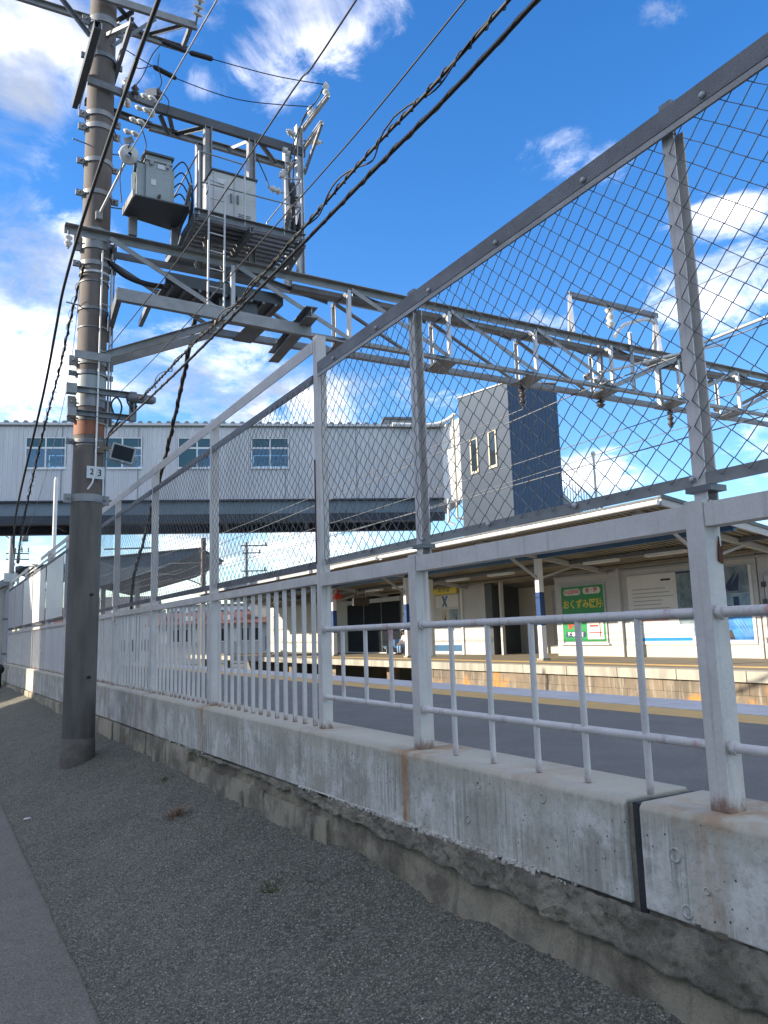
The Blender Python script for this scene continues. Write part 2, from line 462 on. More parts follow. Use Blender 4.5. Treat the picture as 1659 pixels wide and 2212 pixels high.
class MB:
    def __init__(s):
        s.v = []
        s.f = []
        s.sm = []

    def add(s, vs, fs, smooth=False):
        o = len(s.v)
        s.v.extend([tuple(p) for p in vs])
        for f in fs:
            s.f.append(tuple(o + i for i in f))
            s.sm.append(smooth)
        return s

    def box(s, x0, x1, y0, y1, z0, z1):
        vs = [(x, y, z) for z in (z0, z1) for y in (y0, y1) for x in (x0, x1)]
        return s.add(vs, [(0, 2, 3, 1), (4, 5, 7, 6), (0, 1, 5, 4), (2, 6, 7, 3), (0, 4, 6, 2), (1, 3, 7, 5)])

    def frame(s, p0, p1, upv=(0, 0, 1)):
        p0, p1 = Vector(p0), Vector(p1)
        d = (p1 - p0).normalized()
        upv = Vector(upv)
        if abs(d.dot(upv)) > .98:
            upv = Vector((1, 0, 0))
        side = d.cross(upv).normalized()
        u = side.cross(d).normalized()
        return p0, p1, side, u

    def ext(s, p0, p1, poly, upv=(0, 0, 1), smooth=False):
        p0, p1, a, b = s.frame(p0, p1, upv)
        n = len(poly)
        vs = [p0 + a * q[0] + b * q[1] for q in poly] + [p1 + a * q[0] + b * q[1] for q in poly]
        fs = [(i, i + n, (i + 1) % n + n, (i + 1) % n) for i in range(n)]
        fs += [tuple(range(n)), tuple(range(2 * n - 1, n - 1, -1))]
        return s.add(vs, fs, smooth)

    def bar(s, p0, p1, w, h, upv=(0, 0, 1)):
        return s.ext(p0, p1, [(-w / 2, -h / 2), (w / 2, -h / 2), (w / 2, h / 2), (-w / 2, h / 2)], upv)

    def chan(s, p0, p1, w, h, t=.012, upv=(0, 0, 1), flip=1):
        q = [(-w / 2, -h / 2), (w / 2, -h / 2), (w / 2, -h / 2 + t), (-w / 2 + t, -h / 2 + t), (-w / 2 + t, h / 2 - t), (w / 2, h / 2 - t),
             (w / 2, h / 2), (-w / 2, h / 2)]
        if flip < 0:
            q = [(-a, b) for a, b in reversed(q)]
        return s.ext(p0, p1, q, upv)

    def ang(s, p0, p1, w, h, t=.01, upv=(0, 0, 1), flip=1):
        q = [(-w / 2, -h / 2), (-w / 2 + t, -h / 2), (-w / 2 + t, h / 2 - t), (w / 2, h / 2 - t), (w / 2, h / 2), (-w / 2, h / 2)]
        if flip < 0:
            q = [(-a, b) for a, b in reversed(q)]
        return s.ext(p0, p1, q, upv)

    def hsec(s, p0, p1, w, h, t=.012, upv=(0, 0, 1)):
        a, b = w / 2, h / 2
        q = [(-a, -b), (a, -b), (a, -b + t), (t / 2, -b + t), (t / 2, b - t), (a, b - t), (a, b), (-a, b), (-a, b - t), (-t / 2, b - t),
             (-t / 2, -b + t), (-a, -b + t)]
        return s.ext(p0, p1, q, upv)

    def tube(s, pts, r, n=6, caps=True):
        pts = [Vector(p) for p in pts]
        k = len(pts)
        rs = r if isinstance(r, (list, tuple)) else [r] * k
        d = (pts[1] - pts[0]).normalized()
        a = d.orthogonal().normalized()
        vs = []
        for i, p in enumerate(pts):
            dd = (pts[min(i + 1, k - 1)] - pts[max(i - 1, 0)]).normalized()
            a = (a - dd * a.dot(dd)).normalized()
            b = dd.cross(a)
            for j in range(n):
                th = 2 * math.pi * j / n
                vs.append(p + (a * math.cos(th) + b * math.sin(th)) * rs[i])
        fs = []
        for i in range(k - 1):
            for j in range(n):
                fs.append((i * n + j, i * n + (j + 1) % n, (i + 1) * n + (j + 1) % n, (i + 1) * n + j))
        s.add(vs, fs, True)
        if caps:
            s.add([vs[i] for i in range(n)], [tuple(range(n - 1, -1, -1))])
            s.add([vs[(k - 1) * n + i] for i in range(n)], [tuple(range(n))])
        return s

    def lathe(s, prof, base, axis=(0, 0, 1), n=12):
        base = Vector(base)
        ax = Vector(axis).normalized()
        a = ax.orthogonal().normalized()
        b = ax.cross(a)
        vs = []
        for r, h in prof:
            for j in range(n):
                th = 2 * math.pi * j / n
                vs.append(base + ax * h + (a * math.cos(th) + b * math.sin(th)) * max(r, 1e-4))
        fs = []
        for i in range(len(prof) - 1):
            for j in range(n):
                fs.append((i * n + j, i * n + (j + 1) % n, (i + 1) * n + (j + 1) % n, (i + 1) * n + j))
        return s.add(vs, fs, True)

    def prism(s, poly, off):
        off = Vector(off)
        n = len(poly)
        vs = [Vector(p) for p in poly] + [Vector(p) + off for p in poly]
        fs = [tuple(range(n)), tuple(range(2 * n - 1, n - 1, -1))] + [(i, (i + 1) % n, (i + 1) % n + n, i + n) for i in range(n)]
        return s.add(vs, fs)

    def build(s, name, mat, parent=None, origin=(0, 0, 0), kind=None, label=None):
        o = Vector(origin)
        me = bpy.data.meshes.new(name)
        me.from_pydata([(p[0] - o.x, p[1] - o.y, p[2] - o.z) for p in s.v], [], s.f)
        me.polygons.foreach_set('use_smooth', s.sm)
        me.validate()
        me.materials.append(M[mat] if isinstance(mat, str) else mat)
        bm = bmesh.new()
        bm.from_mesh(me)
        bmesh.ops.recalc_face_normals(bm, faces=bm.faces)
        bm.to_mesh(me)
        bm.free()
        ob = bpy.data.objects.new(name, me)
        C.objects.link(ob)
        if parent is not None:
            ob.parent = parent
        else:
            ob.location = o
        if kind:
            ob['kind'] = kind
        if label:
            ob['label'] = label
        return ob


class Thing:
    def __init__(s, name, label, cat, loc=(0, 0, 0), group=None):
        s.o = Vector(loc)
        s.e = bpy.data.objects.new(name, None)
        s.e.location = s.o
        s.e.empty_display_size = .1
        C.objects.link(s.e)
        s.e['label'] = label
        s.e['category'] = cat
        if group:
            s.e['group'] = group

    def part(s, name, mb, mat, parent=None, kind=None, label=None):
        return mb.build(name, mat, parent or s.e, s.o, kind, label)

    def rep(s, name, me, loc, parent=None, rot=None):
        ob = bpy.data.objects.new(name, me)
        C.objects.link(ob)
        ob.parent = parent or s.e
        ob.location = Vector(loc) - s.o
        if rot:
            ob.rotation_euler = rot
        return ob


def single(name, mb, mat, label, cat, origin=(0, 0, 0), group=None):
    ob = mb.build(name, mat, None, origin)
    ob['label'] = label
    ob['category'] = cat
    if group:
        ob['group'] = group
    return ob


def struct(name, mb, mat):
    ob = mb.build(name, mat)
    ob['kind'] = 'structure'
    return ob


def mesh_of(mb, mat, name):
    me = bpy.data.meshes.new(name)
    me.from_pydata(mb.v, [], mb.f)
    me.polygons.foreach_set('use_smooth', mb.sm)
    me.materials.append(M[mat])
    bm = bmesh.new()
    bm.from_mesh(me)
    bmesh.ops.recalc_face_normals(bm, faces=bm.faces)
    bm.to_mesh(me)
    bm.free()
    return me


def text_mb(body, size, pos, right, upv, depth=.002, sx=1.0, bold=0.0):
    """lettering as a thin raised mesh, centred on pos"""
    cu = bpy.data.curves.new('lettering', 'FONT')
    cu.body = body
    cu.size = size
    cu.align_x = 'CENTER'
    cu.align_y = 'CENTER'
    cu.offset = bold
    cu.resolution_u = 3
    ob = bpy.data.objects.new('lettering', cu)
    C.objects.link(ob)
    dg = bpy.context.evaluated_depsgraph_get()
    dg.update()
    me = bpy.data.meshes.new_from_object(ob.evaluated_get(dg))
    bpy.data.objects.remove(ob)
    rv, uv = Vector(right).normalized(), Vector(upv).normalized()
    nv = rv.cross(uv)
    mb = MB()
    vs = [Vector(pos) + rv * (v.co.x * sx) + uv * v.co.y + nv * depth for v in me.vertices]
    mb.add(vs, [tuple(p.vertices) for p in me.polygons])
    bpy.data.meshes.remove(me)
    return mb


def lerp(a, b, t):
    return Vector(a) * (1 - t) + Vector(b) * t


def sag(p0, p1, s, n=16):
    return [lerp(p0, p1, i / n) - Vector((0, 0, s * 4 * (i / n) * (1 - i / n))) for i in range(n + 1)]


def smoothpath(pts, k=6):
    pts = [Vector(p) for p in pts]
    out = []
    for i in range(len(pts) - 1):
        p0, p1, p2, p3 = pts[max(i - 1, 0)], pts[i], pts[i + 1], pts[min(i + 2, len(pts) - 1)]
        for j in range(k):
            t = j / k
            out.append(.5 * ((2 * p1) + (p2 - p0) * t + (2 * p0 - 5 * p1 + 4 * p2 - p3) * t * t + (3 * p1 - p0 - 3 * p2 + p3) * t ** 3))
    out.append(pts[-1])
    return out


def helix(path, rad, pitch, phase=0., step=.03, jit=0.):
    out = []
    path = [Vector(p) for p in path]
    d = 0.
    a = None
    for i in range(len(path) - 1):
        p, q = path[i], path[i + 1]
        L = (q - p).length
        dd = (q - p).normalized()
        side = dd.cross(Vector((0, 0, 1))).normalized()
        u = side.cross(dd)
        n = max(1, int(L / step))
        for j in range(n):
            t = j / n
            th = phase + 2 * math.pi * (d + L * t) / pitch
            rr = rad * (1 + jit * math.sin(3.1 * (d + L * t)))
            out.append(p + (q - p) * t + (side * math.cos(th) + u * math.sin(th)) * rr)
        d += L
    return out

# ================================================================== ground, platforms
FX = 2.2          # fence line


def verge_z(x, y):
    t = min(max((x - .72) / (2.08 - .72), 0), 1)
    z = .012 + .385 * t ** 1.08
    z += .030 * (mn.noise((x * 1.1, y * .8, 1)) + .5 * mn.noise((x * 2.7, y * 2.2, 5))) * min(1, t * 4)
    z += .020 * mn.noise((x * 6, y * 6, 3)) + .011 * mn.noise((x * 15, y * 15, 9)) + .005 * mn.noise((x * 34, y * 34, 2))
    # a worn hollow and a few lumps
    for hx, hy, r, h in ((1.68, 4.20, .11, -.055), (1.79, 4.05, .08, .035), (1.5, 3.4, .3, .03), (1.2, 6.5, .5, -.02)):
        d = math.hypot(x - hx, y - hy)
        if d < r:
            z += h * (1 - d / r) ** 2 * (3 - 2 * (1 - d / r))
    return z


def edge_x(y):
    return .72 + .012 * mn.noise((0, y * 1.7, 0)) + .01 * mn.noise((4, y * 5, 0))


mb = MB()
ys = [.8 + .02 * i for i in range(310)] + [7.02 + .05 * i for i in range(100)] + [12.1 + .15 * i for i in range(118)]
ys = [-1 + .15 * i for i in range(12)] + ys
nx = 64
vs = []
for yv in ys:
    e = edge_x(yv)
    for i in range(nx + 1):
        xv = e + (2.2 - e) * i / nx
        vs.append((xv, yv, verge_z(xv, yv)))
    vs.append((e - .004, yv, -.03))
w = nx + 2
fs = []
for j in range(len(ys) - 1):
    for i in range(nx):
        fs.append((j * w + i, j * w + i + 1, (j + 1) * w + i + 1, (j + 1) * w + i))
    fs.append((j * w + nx + 1, j * w, (j + 1) * w, (j + 1) * w + nx + 1))
mb.add(vs, fs, True)
struct('asphalt_verge', mb, 'verge')
mb = MB()
vs, fs = [], []
gy = [-16 + .4 * i for i in range(190)]
gx = [-4.3 + .42 * i for i in range(13)]
for a in gy:
    for b in gx:
        vs.append((b, a, .006 * mn.noise((b * 1.2, a * .9, 0)) - .004))
for j in range(len(gy) - 1):
    for i in range(len(gx) - 1):
        fs.append((j * 13 + i, j * 13 + i + 1, (j + 1) * 13 + i + 1, (j + 1) * 13 + i))
mb.add(vs, fs, True)
struct('road', mb, 'road')
struct('ground', MB().add([(-900, -900, -.35), (900, -900, -.35), (900, 900, -.35), (-900, 900, -.35)], [(0, 1, 2, 3)]), 'ground')
# near platform: asphalt deck, tactile strip, pale edge slabs
struct('near_platform', MB().box(2.42, 6.10, -12, 60, -.3, .75), 'platform')
struct('tactile_paving', MB().box(6.10, 6.62, -12, 60, -.3, .752), 'tactile')
mb = MB()
yv = -12
while yv < 60:
    mb.box(6.62, 7.42, yv + .008, yv + 1.99, .55, .758)
    yv += 2.0
struct('platform_edge_paving', mb, 'edge')
struct('near_platform_wall', MB().box(6.7, 7.3, -12, 60, -.3, .549), 'platside')
struct('track_bed', MB().box(7.3, 12.45, -12, 120, -.3, -.12), 'ballast')
# far platform
struct('far_platform', MB().box(12.75, 24.5, 3, 43, .52, .75).box(12.75, 24.5, 3, 20.2, -.3, .519).box(15.6, 24.5, 20.201, 43, -.3, .519), 'platform2')
for k in range(6):
    struct('platform_column', MB().box(12.8, 13.1, 22 + k * 4, 22.3 + k * 4, -.3, .519), 'platside')
mb = MB()
yv = 3
while yv < 42.9:
    mb.box(12.36, 12.748, yv + .01, yv + 1.49, .565, .753)
    yv += 1.5
struct('far_platform_edge_paving', mb, 'platlip')
struct('far_tactile_paving', MB().box(13.5, 13.8, 3, 43, .6, .754), 'tactile')
fw_wall = MB().box(12.52, 12.75, 3, 20.2, -.3, .56).build('far_platform_wall', 'platside')
fw_wall['kind'] = 'structure'
# coursed blocks in the part of the platform wall that shows
bm_ = MB().box(-.05, .05, -.3095, .3095, -.110, .110)
blk_me = mesh_of(bm_, 'platside', 'wall_block')
k = 0
for row in range(3):
    yv = 6.2 + (.31 if row % 2 else 0)
    while yv < 19.9:
        ob = bpy.data.objects.new('wall_block', blk_me)
        C.objects.link(ob)
        ob.parent = fw_wall
        ob.location = (12.475 + random.uniform(-.006, .006), yv, .445 - row * .225)
        yv += .625
        k += 1
# two rails
for gxr in (9.35, 10.42):
    single('rail', MB().hsec((gxr, -12, -.02), (gxr, 120, -.02), .07, .15, .02), 'galv_dk', 'steel running rail nearer the near platform' if gxr < 10 else 'steel running rail nearer the far platform', 'rail', (gxr, 0, -.1))

# ================================================================== parapet and the old wall under it
PX = 2.08


def pbot(y):
    return .70 - .0085 * max(y, 0)


par = Thing('parapet_wall', 'long low grey concrete wall streaked with rust under the railing', 'wall', (2.2, 1, .6))
joints = [-2.5, 2.0, 8.55, 10.9, 14.6, 18.0, 21.0, 24.5, 28.2]
for i in range(len(joints) - 1):
    y0, y1 = joints[i] + (.032 if joints[i] == 2.0 else .006), joints[i + 1] - (.032 if joints[i + 1] == 2.0 else .006)
    mb = MB()
    q = lambda y: [(PX, pbot(y)), (PX, 1.0), (PX + .014, 1.018), (2.40, 1.02), (2.40, .2), (2.16, .2), (2.16, pbot(y))]
    a, b = q(y0), q(y1)
    n = len(a)
    vs = [(p[0], y0, p[1]) for p in a] + [(p[0], y1, p[1]) for p in b]
    mb.add(vs, [(j, (j + 1) % n, (j + 1) % n + n, j + n) for j in range(n)] + [tuple(range(n)), tuple(range(2 * n - 1, n - 1, -1))])
    ob = par.part('wall_segment', mb, 'parapet')
    bv = ob.modifiers.new('soft_edges', 'BEVEL')
    bv.width = .006
    bv.segments = 2
    bv.limit_method = 'ANGLE'
par.part('joint_filler', MB().box(PX + .008, 2.39, 1.969, 2.001, .62, 1.012), 'bitumen')
par.part('joint_edge', MB().box(PX + .016, 2.39, 2.0015, 2.031, .66, 1.008), 'crust')
# form tie marks: shallow rings in the cast face
for (yy, zz, r) in ((2.86, .945, .017), (2.95, .79, .018), (3.25, .93, .012), (4.05, .95, .016), (4.4, .85, .014), (1.83, .88, .024), (1.80, .72, .022), (2.28, .74, .012), (5.7, .9, .02), (2.45, .955, .02), (1.72, .80, .012)):
    par.part('form_tie_mark', MB().lathe([(r, 0), (r, .0035), (r * .72, .0035), (r * .66, -.002), (0, -.002)], (PX, yy, zz), (-1, 0, 0), 14), 'parapet')
# mortar squeezed out along the foot of the parapet: separate crumbs, thick in the middle, broken towards the ends
mb = MB()
for y0, y1, n_, big in ((2.30, 2.55, 26, .5), (2.5, 3.8, 330, 1.0), (3.75, 4.35, 80, .75), (4.5, 4.78, 40, .8), (6.7, 8.5, 120, .7)):
    for i in range(n_):
        yv = random.uniform(y0, y1)
        s_ = random.choice((.004, .006, .008, .011)) * random.uniform(.7, 1.25) * big
        c = Vector((PX - .001 + random.uniform(-.010, .006), yv, pbot(yv) + random.uniform(-.014, .008)))
        ps = []
        for k in range(8):
            a_ = Vector(((-1) ** k, (-1) ** (k // 2), (-1) ** (k // 4))) * .62
            ps.append(c + Vector((a_.x * s_ * random.uniform(.6, 1.3), a_.y * s_ * random.uniform(.9, 2.2), a_.z * s_ * random.uniform(.6, 1.3))))
        mb.add(ps, [(0, 1, 3, 2), (4, 6, 7, 5), (0, 4, 5, 1), (2, 3, 7, 6), (0, 2, 6, 4), (1, 5, 7, 3)])
par.part('mortar_crumbs', mb, 'mortar', kind='stuff')
pts, rr = [], []
yv = 3.1
while yv < 4.75:
    pts.append((PX + .004, yv, pbot(yv) + .006 + .004 * mn.noise((yv * 9, 0, 0))))
    rr.append(.007 + .004 * mn.noise((yv * 21, 3, 0)))
    yv += .03
par.part('mortar_bead', MB().tube(pts, rr, 7), 'mortar')

old = Thing('retaining_wall', 'old dark crumbling retaining wall below the grey parapet', 'wall', (2.2, 1, .2))


def wallgrid(y0, y1, dy, rows, fx, ztop, zbot):
    mb = MB()
    n = int((y1 - y0) / dy)
    vs = []
    for j in range(n + 1):
        yv = y0 + (y1 - y0) * j / n
        for i in range(rows + 1):
            t = i / rows
            zz = ztop(yv) * (1 - t) + zbot(yv) * t
            vs.append((fx(yv, zz, t), yv, zz))
    fs = [(j * (rows + 1) + i, j * (rows + 1) + i + 1, (j + 1) * (rows + 1) + i + 1, (j + 1) * (rows + 1) + i) for j in range(n) for i in range(rows)]
    return mb.add(vs, fs, True)


def fbm(x, y, z):
    return mn.noise((x, y, z)) + .5 * mn.noise((x * 2.1, y * 2.1, z * 2.1 + 7)) + .25 * mn.noise((x * 4.3, y * 4.3, z * 4.3 + 3))


def facex(yv, zz, t):
    out = .11 * max(0, 1 - max(yv - 1.0, 0) / 3.0) * max(0, t) ** 1.3          # the foot spreads out towards the near end
    return 2.095 - out - .014 * fbm(yv * 3, zz * 5, 2) - .012 * fbm(yv * 11, zz * 14, 8) - .006 * fbm(yv * 40, zz * 44, 4)


old.part('wall_face', wallgrid(-1.5, 6.0, .02, 26, facex, lambda y: pbot(y) + .01, lambda y: .12), 'oldwall')
old.part('wall_face', wallgrid(6.0, 28.2, .08, 10, lambda y, z, t: 2.125 - .015 * fbm(y * 3, z * 5, 2), lambda y: pbot(y) + .01, lambda y: .12), 'oldwall')


def crust_bottom(y):
    th = .165 * max(0, 1 - max(y - 1.2, 0) / 4.2) + .035
    return pbot(y) - th - .026 * fbm(y * 5, 0, 4) - .016 * mn.noise((y * 23, 0, 1)) - .01 * mn.noise((y * 55, 0, 1))


def crustx(yv, zz, t):
    x_ = 2.066 - .012 * fbm(yv * 6, zz * 8, 5) - .013 * fbm(yv * 19, zz * 23, 1) - .009 * fbm(yv * 52, zz * 55, 3) - .02 * t * (1 - .2 * t) * max(0, 1 - yv / 6)
    return x_ if t < .97 else 2.11


old.part('render_band', wallgrid(-1.5, 7.2, .014, 14, crustx, lambda y: pbot(y) - .004, crust_bottom), 'crust')
# cast blocks that make up the wall further along
yv = 4.35
while yv < 27.8:
    w_ = random.uniform(.7, 1.1)
    xf = 2.055 + random.uniform(-.012, .02)
    zt = pbot(yv) - .10 - random.uniform(0, .04)
    if yv > 7.2:
        zt = pbot(yv) - .02
    mb = MB()
    vs = []
    g = 9
    for i in range(g + 1):
        for j in range(g + 1):
            ya, za = yv + .003 + (w_ - .006) * i / g, .13 + (zt - .13) * j / g
            edge = (i in (0, g)) + (j in (0, g))
            vs.append((xf + .007 * fbm(ya * 8, za * 9, 3) + .008 * edge, ya, za))
    fs = [(i * (g + 1) + j, (i + 1) * (g + 1) + j, (i + 1) * (g + 1) + j + 1, i * (g + 1) + j + 1) for i in range(g) for j in range(g)]
    mb.add(vs, fs, True)
    mb.box(xf + .012, 2.14, yv + .006, yv + w_ - .006, .13, zt)
    old.part('concrete_block', mb, 'oldwall')
    yv += w_ + random.choice((.003, .005, .012))
# a few leaning slabs and pilasters where the render has broken away
for y0, w_, h_, xo in ((4.52, .07, .24, .02), (5.75, .06, .2, .015), (8.3, .10, .24, .02)):
    old.part('broken_pilaster', MB().prism([(2.055 - xo, y0, .2), (2.055 - xo, y0 + w_, .2), (2.05 - xo * .6, y0 + w_, .27 + h_), (2.05 - xo * .5, y0 + w_ * .3, .29 + h_), (2.05 - xo * .6, y0, .25 + h_)], (.09, 0, 0)), 'crust')

# ================================================================== platform fence
fen = Thing('platform_fence', 'long grey steel fence, pipe railing below and chain link mesh above', 'fence', (FX, 1.7, 1.02))
BEAM = 1.95
lowposts = [-.2, 1.71, 3.475]
for yv in lowposts:
    fen.part('post', MB().chan((FX, yv, 1.019), (FX, yv, 2.0), .07, .078, .008, (1, 0, 0)), 'fence', label='stout lower post with rust at its foot' if yv > 0 else None)
fullposts = [4.62, 6.9, 9.09, 11.2, 13.4, 15.8, 18.45, 21.0, 23.2, 25.5, 27.8]
for yv in fullposts:
    fen.part('tall_post', MB().chan((FX, yv, 1.019), (FX, yv, 3.60), .062, .068, .008, (1, 0, 0)), 'fence', label='full height post with a brown rust run' if yv == 4.62 else None)
# the brown run down one tall post
fen.part('rust_strip', MB().box(FX - .039, FX - .034, 4.640, 4.652, 2.06, 2.75), simple('dark_rust', (.09, .03, .02), (.13, .05, .03), 20, .8))
for yv in (-.1, 1.70, 3.44):
    fen.part('mesh_post', MB().chan((FX + .02, yv, 1.99), (FX + .02, yv, 3.335), .050, .058, .006, (1, 0, 0), -1), 'rail')
    fen.part('clamp', MB().box(FX - .02, FX + .06, yv - .05, yv + .05, 2.03, 2.05).tube([(FX + .02, yv, 3.33), (FX + .02, yv, 3.46)], .014, 6).box(FX - .01, FX + .05, yv - .025, yv + .025, 3.425, 3.445), 'galv_dk')
rm_ = simple('flaking_rust', (.13, .04, .016), (.06, .025, .015), 40, .9, 0, None, 1, .8, 80)
fen.part('rust_hole', MB().prism([(FX + .012, 1.673, 1.80), (FX + .034, 1.673, 1.79), (FX + .036, 1.673, 1.85), (FX + .026, 1.673, 1.842), (FX + .022, 1.673, 1.88), (FX + .016, 1.673, 1.84)], (0, -.004, 0)), rm_)
# beams
ends = [-1.2] + lowposts[1:] + [4.62]
for a, b in zip(ends[:-1], ends[1:]):
    fen.part('middle_beam', MB().chan((FX, a + .038, BEAM), (FX, b - .038, BEAM), .07, .078, .008, (0, 0, 1), 1), 'fence')
for a, b in zip(fullposts[:-1], fullposts[1:]):
    fen.part('middle_beam', MB().chan((FX, a + .036, BEAM + .01), (FX, b - .036, BEAM + .01), .06, .06, .008, (0, 0, 1), 1), 'fence')
    fen.part('upper_rail', MB().ang((FX, a + .035, 3.535), (FX, b - .035, 3.535), .07, .085, .008), 'fence')
    fen.part('second_rail', MB().ang((FX - .01, a + .035, 3.305), (FX - .01, b - .035, 3.305), .06, .06, .008), 'dark_rail')
    fen.part('mesh_rail', MB().ang((FX + .03, a + .05, 2.06), (FX + .03, b - .05, 2.06), .04, .05, .006), 'dark_rail')
fen.part('top_rail', MB().ang((FX, -1.2, 3.362), (FX, 4.57, 3.362), .085, .075, .009), 'dark_rail')
fen.part('rail_lip', MB().box(FX - .040, FX - .030, -1.2, 4.57, 3.300, 3.324), 'galv')
fen.part('mesh_rail', MB().ang((FX + .015, -1.2, 2.075), (FX + .015, 4.57, 2.065), .045, .042, .006), 'galv')
bolt = mesh_of(MB().lathe([(.011, 0), (.011, .008), (.006, .012), (0, .012)], (0, 0, 0), (-1, 0, 0), 8), 'galv_lt', 'bolt')
yv = .4
while yv < 4.5:
    fen.rep('bolt', bolt, (FX - .044, yv, 3.345))
    fen.rep('bolt', bolt, (FX - .014, yv + .2, 2.075))
    yv += .56
# pipe railing
for a, b in zip(ends[:-1], ends[1:]):
    bb = b - (.05 if b < 4 else .045)
    for zz, r in ((1.635, .0172), (1.215, .0158)):
        fen.part('handrail' if zz > 1.5 else 'lower_rail', MB().tube([(FX - .012, a + .02, zz), (FX - .012, bb + .02, zz)], r, 10), 'rail')
        fen.part('weld_collar', MB().tube([(FX - .012, bb - .012, zz), (FX - .012, bb + .004, zz)], r * 1.45, 10), 'rail')
bays = [([2.01, 2.31, 2.59, 2.89, 3.18], 1.022), ([3.76, 4.05, 4.34], 1.215), ([.0, .28, .57, .86, 1.15, 1.43], 1.022)]
for ylist, zb in bays:
    for yv in ylist:
        fen.part('baluster', MB().tube([(FX - .012, yv, zb), (FX - .012, yv, 1.632)], .0128, 8), 'rail')
# picket bars of the long part
pk = mesh_of(MB().box(-.0125, .0125, -.011, .011, 0, .905), 'fence', 'picket')
for a, b in zip(fullposts[:-1], fullposts[1:]):
    n = round((b - a) / .1615)
    for i in range(1, n):
        fen.rep('picket', pk, (FX, a + (b - a) * i / n, 1.018), None, (random.uniform(-.006, .006), random.uniform(-.006, .006), 0))
    if a > 15 and a < 18:
        mb = MB()
        yv = a + .06
        while yv < b - .1:
            mb.prism([(FX - .03, yv, 1.08), (FX - .018, yv + .03, 1.08), (FX - .018, yv + .06, 1.08), (FX - .03, yv + .09, 1.08)], (0, 0, .80))
            mb.box(FX - .018, FX - .014, yv + .03, yv + .10, 1.08, 1.88)
            yv += .1
        fen.part('corrugated_sheet', mb, 'siding')
    if 15 < a < 22.5:
        mb = MB()
        zz = 2.10
        while zz < 3.24:
            mb.prism([(FX - .056, a + .1, zz), (FX - .056, a + .1, zz + .03), (FX - .048, a + .1, zz + .034), (FX - .048, a + .1, zz + .0005)], (0, b - a - .2, 0))
            zz += .035
        fen.part('ribbed_screen', mb, 'white', kind='stuff')
    if a > 22.9 and a < 26:
        fen.part('screen_panel', MB().box(FX - .058, FX - .048, a + .06, b - .06, 2.1, 3.25), 'house2')
    if 15 < a < 22:
        fen.part('screen_frame', MB().box(FX - .03, FX - .01, a + .06, a + .10, 2.08, 3.26).box(FX - .03, FX - .01, b - .10, b - .06, 2.08, 3.26).box(FX - .03, FX - .01, a + .1, b - .1, 2.75, 2.79).box(FX - .03, FX - .01, a + .1, b - .1, 3.40, 3.44), 'rail')


def chainlink(y0, y1, z0, z1, r=.0027, xo=-.020):
    mb = MB()
    nz = int((z1 - z0) / .0445)
    n = int((y1 - y0) / .05)
    for i in range(n + 1):
        yb = y0 + i * .05
        pts = []
        for k in range(nz + 1):
            odd = (k + i) & 1
            yy = yb + (.0505 if odd else -.0005)
            yy = min(max(yy, y0), y1)
            w_ = .006 * fbm(yy * 1.3, k * .12, i * .01)
            pts.append((FX + xo + (.0026 if odd else -.0026) + w_, yy, z0 + (z1 - z0) * k / nz + .004 * mn.noise((yy * 2, k * .3, 0))))
        mb.tube(pts, r, 3, False)
    return mb


for a, b in ((-1.1, -.1), (-.1, 1.70), (1.70, 3.44), (3.44, 4.57)):
    fen.part('chain_link_mesh', chainlink(a + .005, b - .005, 2.07, 3.335), 'wire', kind='stuff')
for a, b in zip(fullposts[:-1], fullposts[1:]):
    fen.part('chain_link_mesh', chainlink(a + .05, b - .05, 2.05, 3.30, .0025, -.040), 'wire', kind='stuff')
# slim white mast fixed to a far fence post
single('white_mast', MB().tube([(2.30, 18.6, 1.03), (2.30, 18.6, 5.22)], .045, 10).tube([(2.30, 18.6, 5.22), (2.30, 18.6, 5.27)], .03, 8), 'white', 'slim white mast standing up behind the far part of the fence, left of the pole', 'mast', (2.30, 18.6, 1.03))

# ================================================================== small things on the verge
mb = MB()
for i in range(5200):
    yv = random.uniform(.9, 7.5) if i < 4700 else random.uniform(7, 14)
    xv = random.uniform(.75, 2.04)
    s = random.choice((.003, .004, .005, .006, .0075, .0095)) * random.uniform(.7, 1.1)
    z = verge_z(xv, yv)
    vs = [(xv + s * random.uniform(.6, 1.2) * a, yv + s * random.uniform(.6, 1.2) * b, z + s * .5 * c) for a, b, c in ((1, 0, .2), (0, 1, .1), (-1, 0, .3), (0, -1, .2), (.2, .1, 1.1))]
    mb.add(vs, [(0, 1, 4), (1, 2, 4), (2, 3, 4), (3, 0, 4)])
peb = mb.build('loose_gravel', 'pebble')
peb['kind'] = 'stuff'
peb['label'] = 'loose grit and small stones scattered on the asphalt slope'
peb['category'] = 'gravel'


def tuft(label, x, y, n, h, spread, mat, flat=.5):
    mb = MB()
    z = verge_z(x, y)
    for i in range(n):
        a = random.uniform(0, 6.28)
        r = random.uniform(0, spread)
        bx, by = x + math.cos(a) * r, y + math.sin(a) * r
        bz = verge_z(bx, by) - .005
        l = h * random.uniform(.5, 1.1)
        dx, dy = math.cos(a) * l * flat * random.uniform(.5, 1.4), math.sin(a) * l * flat * random.uniform(.5, 1.4)
        w_ = .0035
        px, py = -math.sin(a) * w_, math.cos(a) * w_
        mid = (bx + dx * .45, by + dy * .45, bz + l * .6)
        tip = (bx + dx, by + dy, bz + l * (.75 if flat > .8 else 1))
        mb.add([(bx - px, by - py, bz), (bx + px, by + py, bz), (mid[0] + px * .8, mid[1] + py * .8, mid[2]), (mid[0] - px * .8, mid[1] - py * .8, mid[2]), tip],
               [(0, 1, 2, 3), (3, 2, 4)])
    return single('weed_tuft', mb, mat, label, 'weed', (x, y, z))


